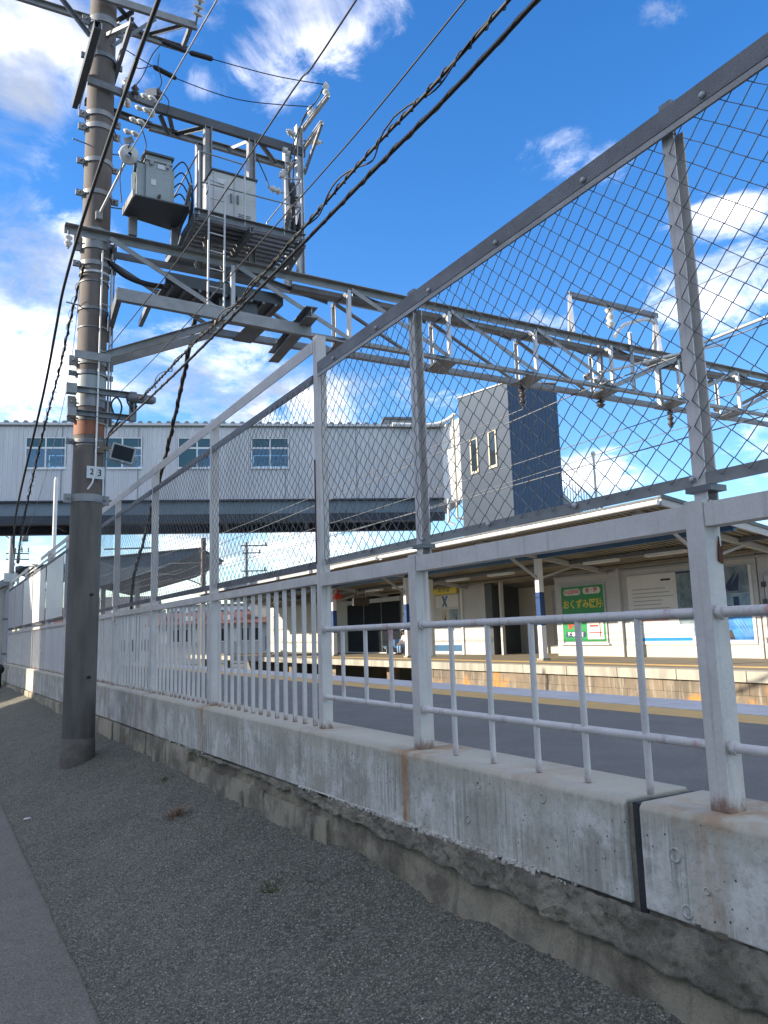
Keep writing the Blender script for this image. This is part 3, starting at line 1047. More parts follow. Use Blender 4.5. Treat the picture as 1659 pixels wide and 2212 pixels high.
tuft('small tuft of dry reddish grass on the asphalt slope', 1.68, 6.16, 70, .10, .07, 'drygrass', 1.1)
tuft('green weed growing in a hollow of the asphalt slope', 1.68, 4.20, 120, .045, .06, 'moss', .9)
ms = tuft('smear of moss low on the slope beyond the dry tuft', 1.92, 7.45, 70, .03, .12, 'moss', 1.0)
ms['kind'] = 'stuff'
for lab, x, y in (('white scrap lying near the road edge of the slope', .84, 8.0),):
    z = verge_z(x, y)
    single('litter_scrap', MB().prism([(x - .03, y - .02, z + .012), (x + .035, y - .01, z + .016), (x + .02, y + .03, z + .014), (x - .02, y + .02, z + .012)], (0, 0, .006)), 'paper', lab, 'litter', (x, y, z))

# ================================================================== main utility pole
PB = Vector((1.56, 9.95, .18))


def pax(z):
    return Vector((PB.x + .0062 * (z - .17), PB.y - .0036 * (z - .17), z))


PR = .177
pole = Thing('utility_pole', 'tall brown concrete pole with a number plate and orange band, standing on the asphalt slope', 'utility pole', PB)
pole.part('lower_shaft', MB().tube([pax(.1), pax(3.30)], PR + .004, 28), 'pole_low')
pole.part('upper_shaft', MB().tube([pax(3.30), pax(11.2)], [PR, PR - .012], 28), 'pole')
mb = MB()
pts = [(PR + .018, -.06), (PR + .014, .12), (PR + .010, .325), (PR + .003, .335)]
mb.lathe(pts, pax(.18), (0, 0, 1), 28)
pole.part('foot_ring', mb, 'pale_tan')  # slightly paler ring around the foot of the pole
pole.part('orange_band', MB().tube([pax(4.085), pax(4.27)], PR + .003, 28), 'orange')


def band(z, h=.05, mat='galv', ext=.0, ears=True):
    mb = MB().tube([pax(z - h / 2), pax(z + h / 2)], PR + .010 + ext, 24)
    if ears:
        for s in (-1, 1):
            p = pax(z) + Vector((.97 * s, .1 * s, 0)) * (PR + .045)
            mb.box(p.x - .05, p.x + .05, p.y - .02, p.y + .02, z - h * .6, z + h * .6)
            mb.tube([p + Vector((0, -.06, 0)), p + Vector((0, .06, 0))], .012, 6)
    pole.part('clamp_band', mb, mat)


for z, h, mt in ((3.31, .09, 'galv'), (4.01, .05, 'galv_dk'), (4.31, .09, 'galv_dk'), (4.50, .12, 'galv'), (4.87, .05, 'galv_dk'), (5.03, .10, 'galv'),
                 (5.7, .03, 'galv_dk'), (6.18, .03, 'galv_lt'), (6.30, .06, 'galv'), (6.57, .16, 'galv'), (6.74, .05, 'galv'), (7.26, .06, 'galv'), (7.70, .06, 'galv'),
                 (8.18, .07, 'galv'), (8.36, .07, 'galv'), (9.2, .06, 'galv_dk'), (9.72, .1, 'galv')):
    band(z, h, mt, .0, h > .045)
pole.part('wrap_sleeve', MB().tube([pax(4.55), pax(4.83)], PR + .007, 24), 'tank')
for z in (4.62, 5.45, 6.05, 3.95):
    pole.part('strap', MB().tube([pax(z), pax(z + .014)], PR + .005, 24), 'galv_dk')
# conduit and the climbing guard with its thin rungs
v1 = lambda z: pax(z) + Vector((.055, -PR - .03, 0))
v2 = lambda z: pax(z) + Vector((PR + .02, -.07, 0))
pole.part('conduit', MB().tube([v1(6.45), v1(3.62), v1(3.48) + Vector((-.03, 0, 0)), v1(3.40) + Vector((-.08, .01, 0))], .011, 8), 'white')
pole.part('conduit', MB().tube([v2(6.5), v2(3.35)], .013, 8), 'galv_lt')
pole.part('conduit', MB().tube([v2(6.5) + Vector((.035, .03, 0)), v2(4.4) + Vector((.035, .03, 0))], .009, 8), 'galv')
z = 3.62
while z < 6.5:
    pole.part('rung', MB().tube([v1(z), lerp(v1(z), v2(z), .5) + Vector((.03, -.03, -.005)), v2(z)], .0065, 6), 'galv_lt')
    z += .305
for i, (z, s) in enumerate(((7.95, -1), (7.9, 1), (7.15, 1), (5.75, -1), (2.15, 1), (1.2, 1))):
    p = pax(z)
    d = Vector((s * .96, -.2, 0))
    if z < 3:
        d = Vector((.35, -.95, 0))
        pole.part('bolt_stub', MB().tube([p + d * (PR - .01), p + d * (PR + .03)], .018, 8), 'ink')
    else:
        pole.part('step_bolt', MB().tube([p + d * (PR - .02), p + d * (PR + .17)], .009, 6), 'galv_dk')
# plate 23
n = Vector((.10, -.99, 0)).normalized()
rgt = Vector((0, 0, 1)).cross(n).normalized() * -1
rgt = n.cross(Vector((0, 0, 1))) * -1
pc = pax(3.61) + Vector((.06, -PR - .022, 0))
mb = MB().prism([pc + rgt * a + Vector((0, 0, b)) for a, b in ((-.105, -.075), (.105, -.075), (.105, .075), (-.105, .075))], -n * -.004)
pl = pole.part('number_plate', mb, 'plate')
for ch, dx in (('2', -.045), ('3', .045)):
    pole.part('numeral', text_mb(ch, .1 if ch == '2' else .115, pc + n * .008 + rgt * dx + Vector((0, 0, -.005 if ch == '3' else .004)), rgt, (0, 0, 1), .001, .9, .0015), 'ink', pl)

# low bracket arm with a cable closure, flood light
arm = Thing('cable_bracket', 'steel bracket arm on the pole holding cable ends above the orange band', 'bracket', pax(4.45))
arm.part('upper_arm', MB().chan((1.30, 9.74, 4.62), (2.08, 9.74, 4.62), .05, .075, .008), 'galv_dk')
arm.part('lower_arm', MB().chan((1.34, 9.74, 4.33), (2.10, 9.74, 4.33), .05, .07, .008), 'galv_dk')
arm.part('end_plate', MB().box(2.02, 2.10, 9.70, 9.76, 4.29, 4.66).box(2.05, 2.07, 9.66, 9.80, 4.4, 4.55), 'galv_dk')
arm.part('pole_clip', MB().box(1.28, 1.40, 9.70, 9.80, 4.56, 4.68).box(1.30, 1.40, 9.70, 9.80, 4.28, 4.38), 'galv')
single('cable_closure', MB().lathe([(0, -.16), (.035, -.155), (.055, -.12), (.06, .08), (.075, .10), (.075, .15), (.05, .17), (.03, .2)], (2.16, 9.64, 4.56), (-.86, .42, .12), 12), 'galv_dk',
       'grey bullet shaped cable closure at the end of the pole bracket', 'cable closure', (2.16, 9.64, 4.56))
for i, pts in enumerate(([(1.80, 9.73, 4.12), (1.88, 9.70, 4.28), (1.92, 9.70, 4.45), (1.86, 9.7, 4.56), (1.80, 9.72, 4.48), (1.83, 9.72, 4.36)],
                         [(1.76, 9.74, 3.9), (1.78, 9.7, 4.1), (1.9, 9.68, 4.25)],
                         [(1.98, 9.7, 4.6), (1.99, 9.68, 4.5), (2.06, 9.68, 4.42), (2.1, 9.68, 4.48)])):
    arm.part('jumper', MB().tube(smoothpath(pts, 6), .011, 6), 'black')

fl = Thing('flood_light', 'square grey flood light tilted down on the pole above the number plate', 'flood light', (1.74, 9.72, 3.9))
q = Matrix.Translation((1.93, 9.62, 3.85)) @ Matrix.Rotation(R(-8), 4, 'Z') @ Matrix.Rotation(R(13), 4, 'Y') @ Matrix.Rotation(R(14), 4, 'X')


def tb(x0, x1, y0, y1, z0, z1, mat):
    m_ = MB().box(x0, x1, y0, y1, z0, z1)
    m_.v = [tuple(mat @ Vector(v)) for v in m_.v]
    return m_


hs_ = MB()
hs_.add([q @ Vector(p) for p in ((-.14, -.03, -.10), (.14, -.03, -.10), (.14, -.03, .10), (-.14, -.03, .10), (-.11, .09, -.06), (.11, .09, -.06), (.11, .09, .075), (-.11, .09, .075))],
        [(3, 2, 6, 7), (0, 4, 5, 1), (0, 3, 7, 4), (1, 5, 6, 2), (4, 7, 6, 5), (0, 1, 2, 3)])
fl.part('housing', hs_, 'galv_lt')
fl.part('lens', tb(-.118, .118, -.036, -.031, -.082, .082, q), 'glass_dk')
fl.part('yoke', MB().tube([q @ Vector((-.15, .03, 0)), q @ Vector((-.16, .06, -.12)), q @ Vector((.16, .06, -.12)), q @ Vector((.15, .03, 0))], .012, 6), 'galv_lt')
fl.part('arm', MB().bar((1.66, 9.80, 3.93), (1.84, 9.68, 3.90), .05, .04).box(1.66, 1.74, 9.74, 9.80, 3.86, 4.0), 'pale_tan')

# ================================================================== gantry across the tracks
gan = Thing('catenary_gantry', 'long grey steel lattice gantry reaching from the pole over the tracks', 'gantry', (1.57, 9.95, 5.0))
YF, YK = 9.70, 10.20
ZT, ZB = 6.64, 5.82
XP = [1.57 + 1.77 * k for k in range(11)]
XE = XP[10]
for yv, s in ((YF, 1), (YK, -1)):
    gan.part('top_chord', MB().ang((1.20 if s > 0 else 1.5, yv, ZT), (XE, yv, ZT), .10, .10, .011, (0, 0, 1), s), 'galv')
    gan.part('bottom_chord', MB().ang((3.05, yv, ZB), (XE, yv, ZB), .09, .09, .011, (0, 0, -1), -s), 'galv')
    for k in range(1, 10):
        gan.part('vertical', MB().ang((XP[k], yv, ZB + .04), (XP[k], yv, ZT - .04), .055, .055, .008, (0, -1 if s > 0 else 1, 0)), 'galv_lt')
    for k in range(0, 10):
        if k < 5:
            a, b = (XP[k] + .16 if k == 0 else XP[k] + .04, yv, ZT - .03), (XP[k + 1] - .04, yv, ZB + .03)
        else:
            a, b = (XP[k] + .04, yv, ZB + .03), (XP[k + 1] - .04, yv, ZT - .03)
        gan.part('diagonal', MB().ang(a, b, .065, .065, .008, (0, -1 if s > 0 else 1, 0)), 'galv')
    # knee brace rising from the pole to the bottom chord
    gan.part('knee_brace', MB().chan((1.66, yv + (.06 if s > 0 else -.06), 5.07), (3.20, yv, 5.78), .05, .10, .009, (0, 0, 1), s), 'galv')
for k in range(2, 10):
    gan.part('gusset_plate', MB().prism([(XP[k] - .24, YF - .05, ZB - .055), (XP[k] + .12, YF - .05, ZB - .055), (XP[k] + .24, YK + .05, ZB - .055), (XP[k] - .12, YK + .05, ZB - .055)], (0, 0, .008)), 'tank_dk' if False else 'galv_dk')
for k in range(1, 10):
    gan.part('cross_tie', MB().ang((XP[k], YF, ZT - .09), (XP[k], YK, ZT - .09), .06, .06, .008), 'galv_dk')
    a, b = (XP[k] + .1, YF + .03, ZT - .062), (XP[k + 1] - .1, YK - .03, ZT - .062)
    gan.part('top_lacing', MB().ang(a, b, .05, .05, .007), 'galv_dk')
gan.part('gusset_plate', MB().box(3.52, 3.80, YF - .05, YK + .05, ZB - .06, ZB - .052), 'galv_dk')
gan.part('pole_saddle', MB().box(1.79, 1.81, YF - .03, YK + .03, 6.50, 6.58), 'galv')
gan.part('pole_saddle', MB().box(1.36, 1.78, YF + .0, YF + .02, 5.0, 5.10), 'galv')
gan.part('cable_duct', MB().box(4.3, XE, 9.86, 10.02, ZT - .10, ZT - .03), 'galv_dk')
# far support of the gantry, beyond the frame
gp = Thing('gantry_mast', 'plain steel mast carrying the far end of the gantry beyond the station', 'mast', (XE + .25, 9.95, -.3))
gp.part('shaft', MB().tube([(XE + .25, 9.95, -.3), (XE + .25, 9.95, 9.0)], .17, 16), 'pole')
gp.part('saddle', MB().box(XE - .05, XE + .10, YF - .06, YK + .06, ZB - .05, ZB + .05), 'galv')
gp.part('saddle', MB().box(XE - .05, XE + .10, YF - .06, YK + .06, ZT - .05, ZT + .05), 'galv')

# low bracket frame in front of the gantry
lf = Thing('bracket_frame', 'flat steel bracket frame below the equipment deck, ladder feet on its front beam', 'bracket', (1.75, 9.03, 5.6))
lf.part('front_beam', MB().chan((1.70, 9.03, 5.60), (4.16, 9.0, 5.55), .07, .15, .01, (0, 0, 1), -1), 'galv')
lf.part('end_beam', MB().chan((1.735, 9.06, 5.60), (1.86, 10.45, 5.60), .06, .15, .01), 'galv_dk')
lf.part('cross_beam', MB().hsec((4.04, 8.68, 5.68), (4.22, 10.45, 5.68), .16, .15, .012), 'galv_dk')
lf.part('hanger', MB().bar((3.05, 9.06, 5.6), (3.1, 9.68, 5.75), .05, .08), 'galv')
lf.part('hanger', MB().bar((2.1, 9.06, 5.6), (2.15, 9.8, 5.6), .05, .08), 'galv')

# ---- equipment deck, cabinet, ladder
DZ = 6.92
dk = Thing('equipment_deck', 'slatted steel service deck with thin hand rails on top of the gantry', 'platform', (3.4, 9.75, DZ))
yv = 9.16
sl = mesh_of(MB().box(-.71, .71, -.030, .030, -.02, .02), 'galv_dk', 'slat')
i = 0
while yv < 10.5:
    dk.rep('slat', sl, (3.40, yv, DZ))
    yv += .115
for xx in (2.66, 3.40, 4.14):
    dk.part('bearer', MB().chan((xx, 9.10, DZ - .065), (xx, 10.52, DZ - .065), .06, .09, .01), 'galv_dk')
dk.part('front_edge', MB().ang((2.64, 9.11, DZ), (4.16, 9.11, DZ), .06, .09, .008), 'galv_dk')
dk.part('back_edge', MB().ang((2.64, 10.51, DZ), (4.16, 10.51, DZ), .06, .09, .008), 'galv_dk')
for x_, y_, h_ in ((2.70, 9.13, .86), (2.70, 10.4, .86), (3.31, 9.13, .84), (3.86, 9.13, .80), (4.12, 9.13, .86), (4.12, 10.4, .86)):
    dk.part('rail_post', MB().tube([(x_, y_, DZ - .02), (x_, y_, DZ + h_)], .012, 6), 'galv_lt')
for a, b in (((2.70, 9.13, DZ + .86), (3.31, 9.13, DZ + .84)), ((2.70, 9.13, DZ + .44), (4.12, 9.13, DZ + .44)), ((3.86, 9.13, DZ + .80), (4.12, 9.13, DZ + .86)),
             ((2.70, 9.13, DZ + .86), (2.70, 10.4, DZ + .86)), ((2.70, 9.13, DZ + .44), (2.70, 10.4, DZ + .44)), ((4.12, 9.13, DZ + .44), (4.12, 10.4, DZ + .44)), ((4.12, 9.13, DZ + .86), (4.12, 10.4, DZ + .86))):
    dk.part('hand_rail', MB().tube([a, b], .010, 6), 'galv')
for x_ in (2.66, 4.14):
    dk.part('support_leg', MB().chan((x_, 9.12, DZ - .11), (x_, 9.7, ZT + .05), .05, .05), 'galv_dk')
tr_ = Thing('cable_tray', 'dark slatted cable tray slung under the deck inside the gantry', 'cable tray', (3.25, 9.95, 6.3))
tr_.part('tray_floor', MB().box(2.45, 4.10, 9.78, 10.34, 6.20, 6.22), 'tank_dk')
tr_.part('tray_side', MB().box(2.45, 4.10, 9.76, 9.78, 6.20, 6.36), 'tank_dk')
tr_.part('tray_side', MB().box(2.45, 4.10, 10.34, 10.36, 6.20, 6.36), 'tank_dk')
for k in range(9):
    tr_.part('rib', MB().bar((2.55 + k * .18, 9.76, 6.185), (2.55 + k * .18, 10.36, 6.185), .04, .03), 'galv_dk')
tr_.part('junction_box', MB().box(3.2, 3.75, 9.85, 10.2, 5.98, 6.19), 'tank_dk')

cb = Thing('equipment_cabinet', 'pale grey steel cabinet standing on the service deck', 'cabinet', (3.22, 9.43, DZ + .02))
cb.part('body', MB().box(2.92, 3.52, 9.28, 9.62, DZ + .05, DZ + .74), 'cabinet')
cb.part('lid', MB().box(2.90, 3.54, 9.255, 9.64, DZ + .742, DZ + .762), 'tank_dk')
cb.part('door', MB().box(2.94, 3.205, 9.268, 9.279, DZ + .08, DZ + .72), 'cabinet')
cb.part('door', MB().box(3.215, 3.50, 9.268, 9.279, DZ + .08, DZ + .72), 'cabinet')
for x_ in (3.16, 3.25):
    cb.part('handle', MB().box(x_, x_ + .022, 9.25, 9.267, DZ + .34, DZ + .46), 'galv_dk')
cb.part('label', MB().box(2.98, 3.10, 9.262, 9.267, DZ + .56, DZ + .64), 'plate')
for k in range(4):
    cb.part('vent_slot', MB().box(3.27, 3.44, 9.264, 9.267, DZ + .12 + k * .025, DZ + .13 + k * .025), 'tank_dk')
cb.part('plinth', MB().box(2.94, 3.50, 9.30, 9.60, DZ + .02, DZ + .05), 'tank_dk')

ld = Thing('ladder', 'thin steel ladder rising from the bracket frame past the deck edge', 'ladder', (2.87, 9.0, 5.6))
la, lb = (2.78, 9.0, 5.62), (2.79, 8.99, 7.37)
lc, ld_ = (2.985, 9.0, 5.61), (2.995, 8.99, 7.36)
ld.part('stile', MB().tube([la, lb], .013, 6), 'galv_lt')
ld.part('stile', MB().tube([lc, ld_], .013, 6), 'galv_lt')
for k in range(8):
    t_ = .03 + k * .135
    ld.part('rung', MB().tube([lerp(la, lb, t_), lerp(lc, ld_, t_)], .009, 6), 'galv_lt')
ld.part('stay', MB().tube([(2.79, 8.99, 7.2), (2.79, 9.12, 7.2)], .009, 6).tube([(2.99, 8.99, 7.2), (2.99, 9.12, 7.2)], .009, 6), 'galv')

# ---- transformer on its own bracket
tf = Thing('transformer', 'grey box transformer with cooling fins on a bracket beside the pole', 'transformer', (2.2, 9.42, 7.0))
tf.part('tank', MB().box(2.06, 2.37, 9.22, 9.60, 6.99, 7.60), 'tank')
tf.part('lid', MB().box(2.03, 2.40, 9.19, 9.63, 7.602, 7.63), 'tank_dk')
tf.part('rim', MB().box(2.045, 2.385, 9.205, 9.615, 7.52, 7.55), 'tank')
for k in range(5):
    tf.part('cooling_fin', MB().box(1.955, 2.058, 9.26 + k * .07, 9.285 + k * .07, 7.04, 7.48), 'tank')
    tf.part('cooling_fin', MB().box(2.372, 2.42, 9.26 + k * .07, 9.285 + k * .07, 7.04, 7.5), 'tank')
tf.part('name_plate', MB().box(2.20, 2.30, 9.212, 9.219, 7.44, 7.50), 'plate')
for k in range(2):
    tf.part('lifting_lug', MB().box(2.10 + k * .2, 2.14 + k * .2, 9.19, 9.205, 7.46, 7.52), 'galv')
tf.part('label', MB().box(2.12, 2.18, 9.214, 9.219, 7.20, 7.28), 'plate')
tf.part('drain_valve', MB().lathe([(.012, 0), (.022, .0), (.022, .03), (.012, .05)], (2.22, 9.22, 7.06), (0, -1, 0), 8), 'galv')
tf.part('tap_bracket', MB().box(1.93, 2.05, 9.3, 9.36, 7.49, 7.53).box(1.93, 1.96, 9.3, 9.36, 7.4, 7.53), 'tank_dk')
tbk = Thing('transformer_bracket', 'dark folded steel bracket shelf under the transformer', 'bracket', (2.25, 9.55, 6.9))
tbk.part('shelf', MB().prism([(1.90, 9.12, 6.97), (2.56, 9.10, 6.97), (2.58, 9.78, 6.97), (1.88, 9.66, 6.97)], (0, 0, -.018)), 'tank_dk')
tbk.part('side_lip', MB().bar((1.89, 9.11, 6.975), (1.87, 9.62, 6.975), .02, .10), 'galv')
tbk.part('side_lip', MB().bar((2.57, 9.08, 6.97), (2.60, 9.79, 6.97), .02, .12), 'tank_dk')
tbk.part('stay', MB().bar((2.58, 9.06, 7.25), (2.60, 9.95, 6.72), .035, .05), 'galv')
tbk.part('foot', MB().box(1.95, 2.05, 9.62, 9.70, 6.70, 6.96).box(2.5, 2.58, 9.66, 9.74, 6.70, 6.95), 'galv')
for k in range(4):
    pts = [(2.40, 9.25 + .05 * k, 7.50 - .12 * k), (2.52, 9.22 + .05 * k, 7.62 - .12 * k), (2.63, 9.25 + .05 * k, 7.45 - .1 * k), (2.68, 9.32 + .05 * k, 7.1), (2.66, 9.4 + .05 * k, 6.8)]
    single('jumper_cable', MB().tube(smoothpath(pts, 8), .010, 6), 'black', ['uppermost', 'second', 'third', 'lowest'][k] + ' black cable looping from the right side of the transformer', 'cable', pts[0], 'cables looping from the transformer')

# ---- portal frame over the deck
pf = Thing('portal_frame', 'steel portal frame of two beams on posts over the service deck', 'frame', (3.4, 9.95, ZT))
pf.part('front_beam', MB().chan((2.24, 9.70, 8.62), (4.44, 9.70, 8.60), .06, .13, .01, (0, 0, 1), -1), 'tank_dk')
pf.part('back_beam', MB().chan((2.30, 10.20, 8.66), (4.40, 10.20, 8.66), .06, .10, .01), 'galv')
for xx, yy, zt in ((2.985, 9.70, 8.55), (3.61, 9.70, 8.55), (4.35, 9.70, 9.0), (4.37, 10.20, 8.95), (3.02, 10.2, 8.62)):
    pf.part('post', MB().hsec((xx, yy, ZT + .05), (xx, yy, zt), .10, .10, .012, (1, 0, 0)), 'galv' if xx < 4 else 'galv_lt')
for a, b in (((2.45, 9.70, 8.58), (2.65, 10.2, 8.64)), ((2.65, 10.2, 8.64), (3.0, 9.72, 8.58)), ((3.65, 9.72, 8.58), (3.45, 10.2, 8.64)), ((3.75, 9.72, 8.58), (4.2, 10.2, 8.64)), ((2.35, 9.75, 8.56), (2.5, 9.9, 8.4))):
    pf.part('brace', MB().ang(a, b, .05, .05, .007), 'galv_dk')
pf.part('pole_tie', MB().chan((1.42, 9.72, 8.73), (2.30, 9.70, 8.64), .06, .09, .009, (0, 0, 1), -1), 'galv_dk')
pf.part('pole_tie', MB().chan((1.45, 10.16, 8.73), (2.34, 10.20, 8.68), .06, .09, .009), 'galv_dk')
for z0, y0, y1, zz in ((8.98, 9.72, 8.88, 9.0), (8.66, 9.70, 9.10, 8.72)):
    pf.part('outrigger', MB().chan((4.42, y0, z0), (4.44, y1, zz), .05, .06, .008), 'galv_lt')
pf.part('outrigger_brace', MB().bar((4.42, 9.68, 8.25), (4.44, 9.12, 8.70), .035, .04), 'galv')
for zz, yy in ((8.30, 9.6), (7.70, 9.55)):
    pf.part('outrigger', MB().chan((4.28, 9.98, zz + .1), (4.20, yy - .1, zz), .05, .05, .008), 'galv_lt')


def insulator(label, p, ax, h=.16, r=.045, mat='ceramic', n=2, group=None):
    prof = [(.012, 0), (.018, .01)]
    for k in range(n):
        z0 = .02 + k * (h - .03) / n
        d = (h - .03) / n
        prof += [(r * .55, z0), (r, z0 + d * .25), (r * .98, z0 + d * .4), (r * .6, z0 + d * .75), (r * .55, z0 + d)]
    prof += [(r * .4, h - .005), (.012, h), (0, h)]
    t_ = Thing('insulator', label, 'insulator', p, group)
    t_.part('sheds', MB().lathe(prof, p, ax, 14), mat)
    a = Vector(ax).normalized()
    t_.part('pin', MB().tube([Vector(p) - a * .05, Vector(p) + a * (h + .015)], .012, 6), 'galv_dk')
    return t_


IG = 'porcelain insulators on the pole equipment'
for lab, p, ax, h, mt in (
        ('white insulator at the near tip of the topmost outrigger', (4.44, 8.95, 9.04), (0, 0, 1), .20, 'ceramic'),
        ('white insulator on the topmost outrigger, nearer its post', (4.43, 9.45, 9.03), (0, 0, 1), .18, 'ceramic'),
        ('white insulator lying sideways right of the corner post', (4.46, 9.66, 8.78), (.95, -.3, 0), .22, 'ceramic'),
        ('white insulator on the left of the corner post top', (4.28, 9.66, 8.80), (-.9, -.3, .1), .16, 'ceramic'),
        ('white insulator below the end of the portal front beam', (4.16, 9.60, 8.42), (-.8, -.2, .5), .14, 'ceramic'),
        ('pale insulator hanging just under the portal beam end', (4.08, 9.60, 8.15), (-.5, -.1, -.8), .14, 'ceramic'),
        ('short white insulator sideways beside the cabinet', (3.98, 9.50, 7.75), (-1, -.1, .05), .19, 'ceramic'),
        ('white insulator hanging from the left end of the gantry chord', (1.245, 9.70, 6.56), (0, 0, -1), .17, 'ceramic'),
        ('white topped insulator standing left of the portal beam', (1.87, 9.62, 8.68), (0, 0, 1), .16, 'ceramic'),
        ('brown insulator standing second along the pole tie', (1.99, 9.62, 8.64), (0, 0, 1), .15, 'brownceramic'),
        ('brown insulator standing at the left end of the portal beam', (2.30, 9.66, 8.70), (0, 0, 1), .17, 'brownceramic'),
        ('grey insulator below the pole tie nearest the pole', (1.91, 9.66, 8.50), (-.3, -.9, -.2), .16, 'ceramic'),
        ('grey insulator under the left end of the portal beam', (2.22, 9.66, 8.46), (-.3, -.9, -.2), .16, 'ceramic')):
    insulator(lab, p, ax, h, .05, mt, 2, IG)
# cut-out switch column at the corner posts
sw = Thing('switch_column', 'dark cable terminations and switch gear strapped to the corner posts', 'switch gear', (4.2, 9.6, DZ))
sw.part('bushing', MB().lathe([(.03, 0), (.05, .03), (.05, .3), (.035, .33), (.035, .6), (.05, .62), (.05, .9), (.03, .95)], (4.18, 9.55, DZ + .1), (0, 0, 1), 10), 'black')
sw.part('bushing', MB().lathe([(.03, 0), (.055, .02), (.04, .08), (.055, .10), (.04, .16), (.055, .18), (.03, .3)], (4.05, 9.5, DZ + .25), (.2, 0, 1), 10), 'brownceramic')
sw.part('bushing', MB().lathe([(.03, 0), (.055, .02), (.04, .08), (.055, .10), (.04, .16), (.03, .3)], (4.26, 9.52, DZ + .3), (.1, 0, 1), 10), 'black')
sw.part('clamp_ring', MB().lathe([(.04, 0), (.07, .0), (.07, .03), (.04, .03)], (4.03, 9.48, DZ + .24), (-.3, -.8, .2), 12), 'galv_dk')
for k, pts in enumerate(([(4.44, 8.95, 9.22), (4.40, 9.2, 9.1), (4.28, 9.4, 8.9), (4.2, 9.5, 8.4), (4.18, 9.55, 7.95)],
                         [(4.43, 9.45, 9.2), (4.2, 9.55, 8.6), (4.12, 9.55, 8.0), (4.16, 9.55, 7.6)],
                         [(3.70, 9.7, 8.3), (3.78, 9.6, 8.0), (3.80, 9.5, 7.78)])):
    sw.part('lead', MB().tube(smoothpath(pts, 6), .009, 6), 'black')

# ---- crossarms at the top of the pole
ca = Thing('top_crossarm', 'double steel crossarm with lattice bracing at the top of the pole', 'crossarm', pax(9.9))
ca.part('front_arm', MB().chan((.55, 9.66, 9.90), (2.80, 9.62, 9.97), .05, .10, .009, (0, 0, 1), -1), 'galv')
ca.part('back_arm', MB().chan((.55, 10.2, 9.98), (2.84, 10.22, 10.06), .05, .10, .009), 'galv')
ca.part('end_link', MB().bar((2.72, 9.64, 9.95), (2.76, 10.2, 10.04), .05, .09), 'galv_dk')
for a, b in (((1.75, 9.66, 9.9), (2.2, 10.2, 10.02)), ((2.2, 10.2, 10.02), (2.62, 9.66, 9.95)), ((1.75, 10.18, 10.0), (1.95, 9.68, 9.9))):
    ca.part('lacing', MB().ang(a, b, .045, .045, .007), 'galv_dk')
ca.part('brace', MB().ang((.95, 9.68, 9.86), (1.44, 9.78, 9.42), .05, .05, .007), 'galv_dk')
ca.part('brace', MB().ang((2.25, 9.66, 9.88), (1.72, 9.78, 9.36), .05, .05, .007), 'galv_dk')
ca.part('side_beam', MB().chan((1.38, 8.85, 8.86), (1.38, 10.55, 8.90), .07, .10, .01), 'tank_dk')
ca.part('side_beam', MB().chan((1.80, 8.95, 9.16), (1.80, 10.25, 9.10), .05, .09, .01), 'galv_dk')
ca.part('side_beam_flange', MB().box(1.425, 1.435, 8.86, 10.5, 8.82, 8.90), 'galv_lt')
ca.part('strut', MB().bar((1.42, 8.9, 8.9), (1.50, 9.78, 9.32), .04, .05).bar((1.8, 9.0, 9.15), (1.64, 9.78, 9.5), .04, .05), 'galv')

# guy strain insulator string
gs = Thing('strain_insulator', 'pair of linked disc insulators pulling the guy wire off the pole', 'insulator', (1.87, 9.2, 8.1))
for k in range(4):
    p = lerp((2.06, 8.95, 8.18), (1.90, 9.12, 7.76), k / 3)
    gs.part('disc', MB().lathe([(.015, -.03), (.05, -.015), (.062, 0), (.045, .015), (.02, .03)], p, (.4, -.43, 1.05), 14), 'ceramic')
    p2 = p + Vector((-.10, -.03, -.02))
    gs.part('disc', MB().lathe([(.015, -.03), (.045, -.015), (.055, 0), (.04, .015), (.02, .03)], p2, (.4, -.43, 1.05), 14), 'ceramic')
gs.part('yoke_plate', MB().bar((2.10, 8.92, 8.27), (1.98, 9.0, 8.26), .012, .10), 'galv')
gs.part('yoke_plate', MB().bar((1.88, 9.15, 7.70), (1.78, 9.18, 7.66), .012, .08), 'galv')
gs2 = Thing('guy_disc', 'large pale round disc insulator in the guy wire beside the pole', 'insulator', (1.86, 9.28, 7.56))
gs2.part('disc', MB().lathe([(.02, -.05), (.07, -.035), (.115, -.005), (.12, .01), (.10, .02), (.03, .03), (.025, .06)], (1.86, 9.28, 7.56), (-.05, -.93, -.32), 22), 'ceramic')
gs2.part('rod', MB().tube([(1.85, 9.3, 7.53), (1.60, 9.72, 6.92)], .016, 6), 'galv_lt')
gs2.part('eye', MB().box(1.56, 1.64, 9.70, 9.76, 6.86, 6.96), 'galv')
single('guy_wire', MB().tube([(1.87, 9.26, 7.60), (1.62, 3.2, 5.95), (1.45, -14, 1.6)], .007, 6), 'galv', 'thin pale guy wire slanting up from the round disc insulator', 'wire', (1.87, 9.26, 7.6))
gd = Thing('end_insulator', 'stack of pale discs on the end of the top crossarm', 'insulator', (2.78, 9.6, 10.05))
for k in range(3):
    gd.part('disc', MB().lathe([(.015, -.03), (.07, -.012), (.085, 0), (.06, .015), (.02, .035)], (2.79, 9.55 - .05 * k, 10.10 + .07 * k), (.1, -.55, .8), 16), 'ceramic')
gd.part('pin', MB().tube([(2.78, 9.6, 9.98), (2.80, 9.4, 10.3)], .014, 6), 'galv_dk')

# ---- overhead cables
def cable(name, label, pts, r, mat='black', group=None, coil=None, n=6):
    t_ = Thing(name, label, 'cable', pts[0], group)
    t_.part('core', MB().tube(pts, r, n), mat)
    if coil:
        for (rad, pitch, rr, ph, jit) in coil:
            t_.part('lashing', MB().tube(helix(pts, rad, pitch, ph, pitch / 14, jit), rr, 4), mat)
    return t_


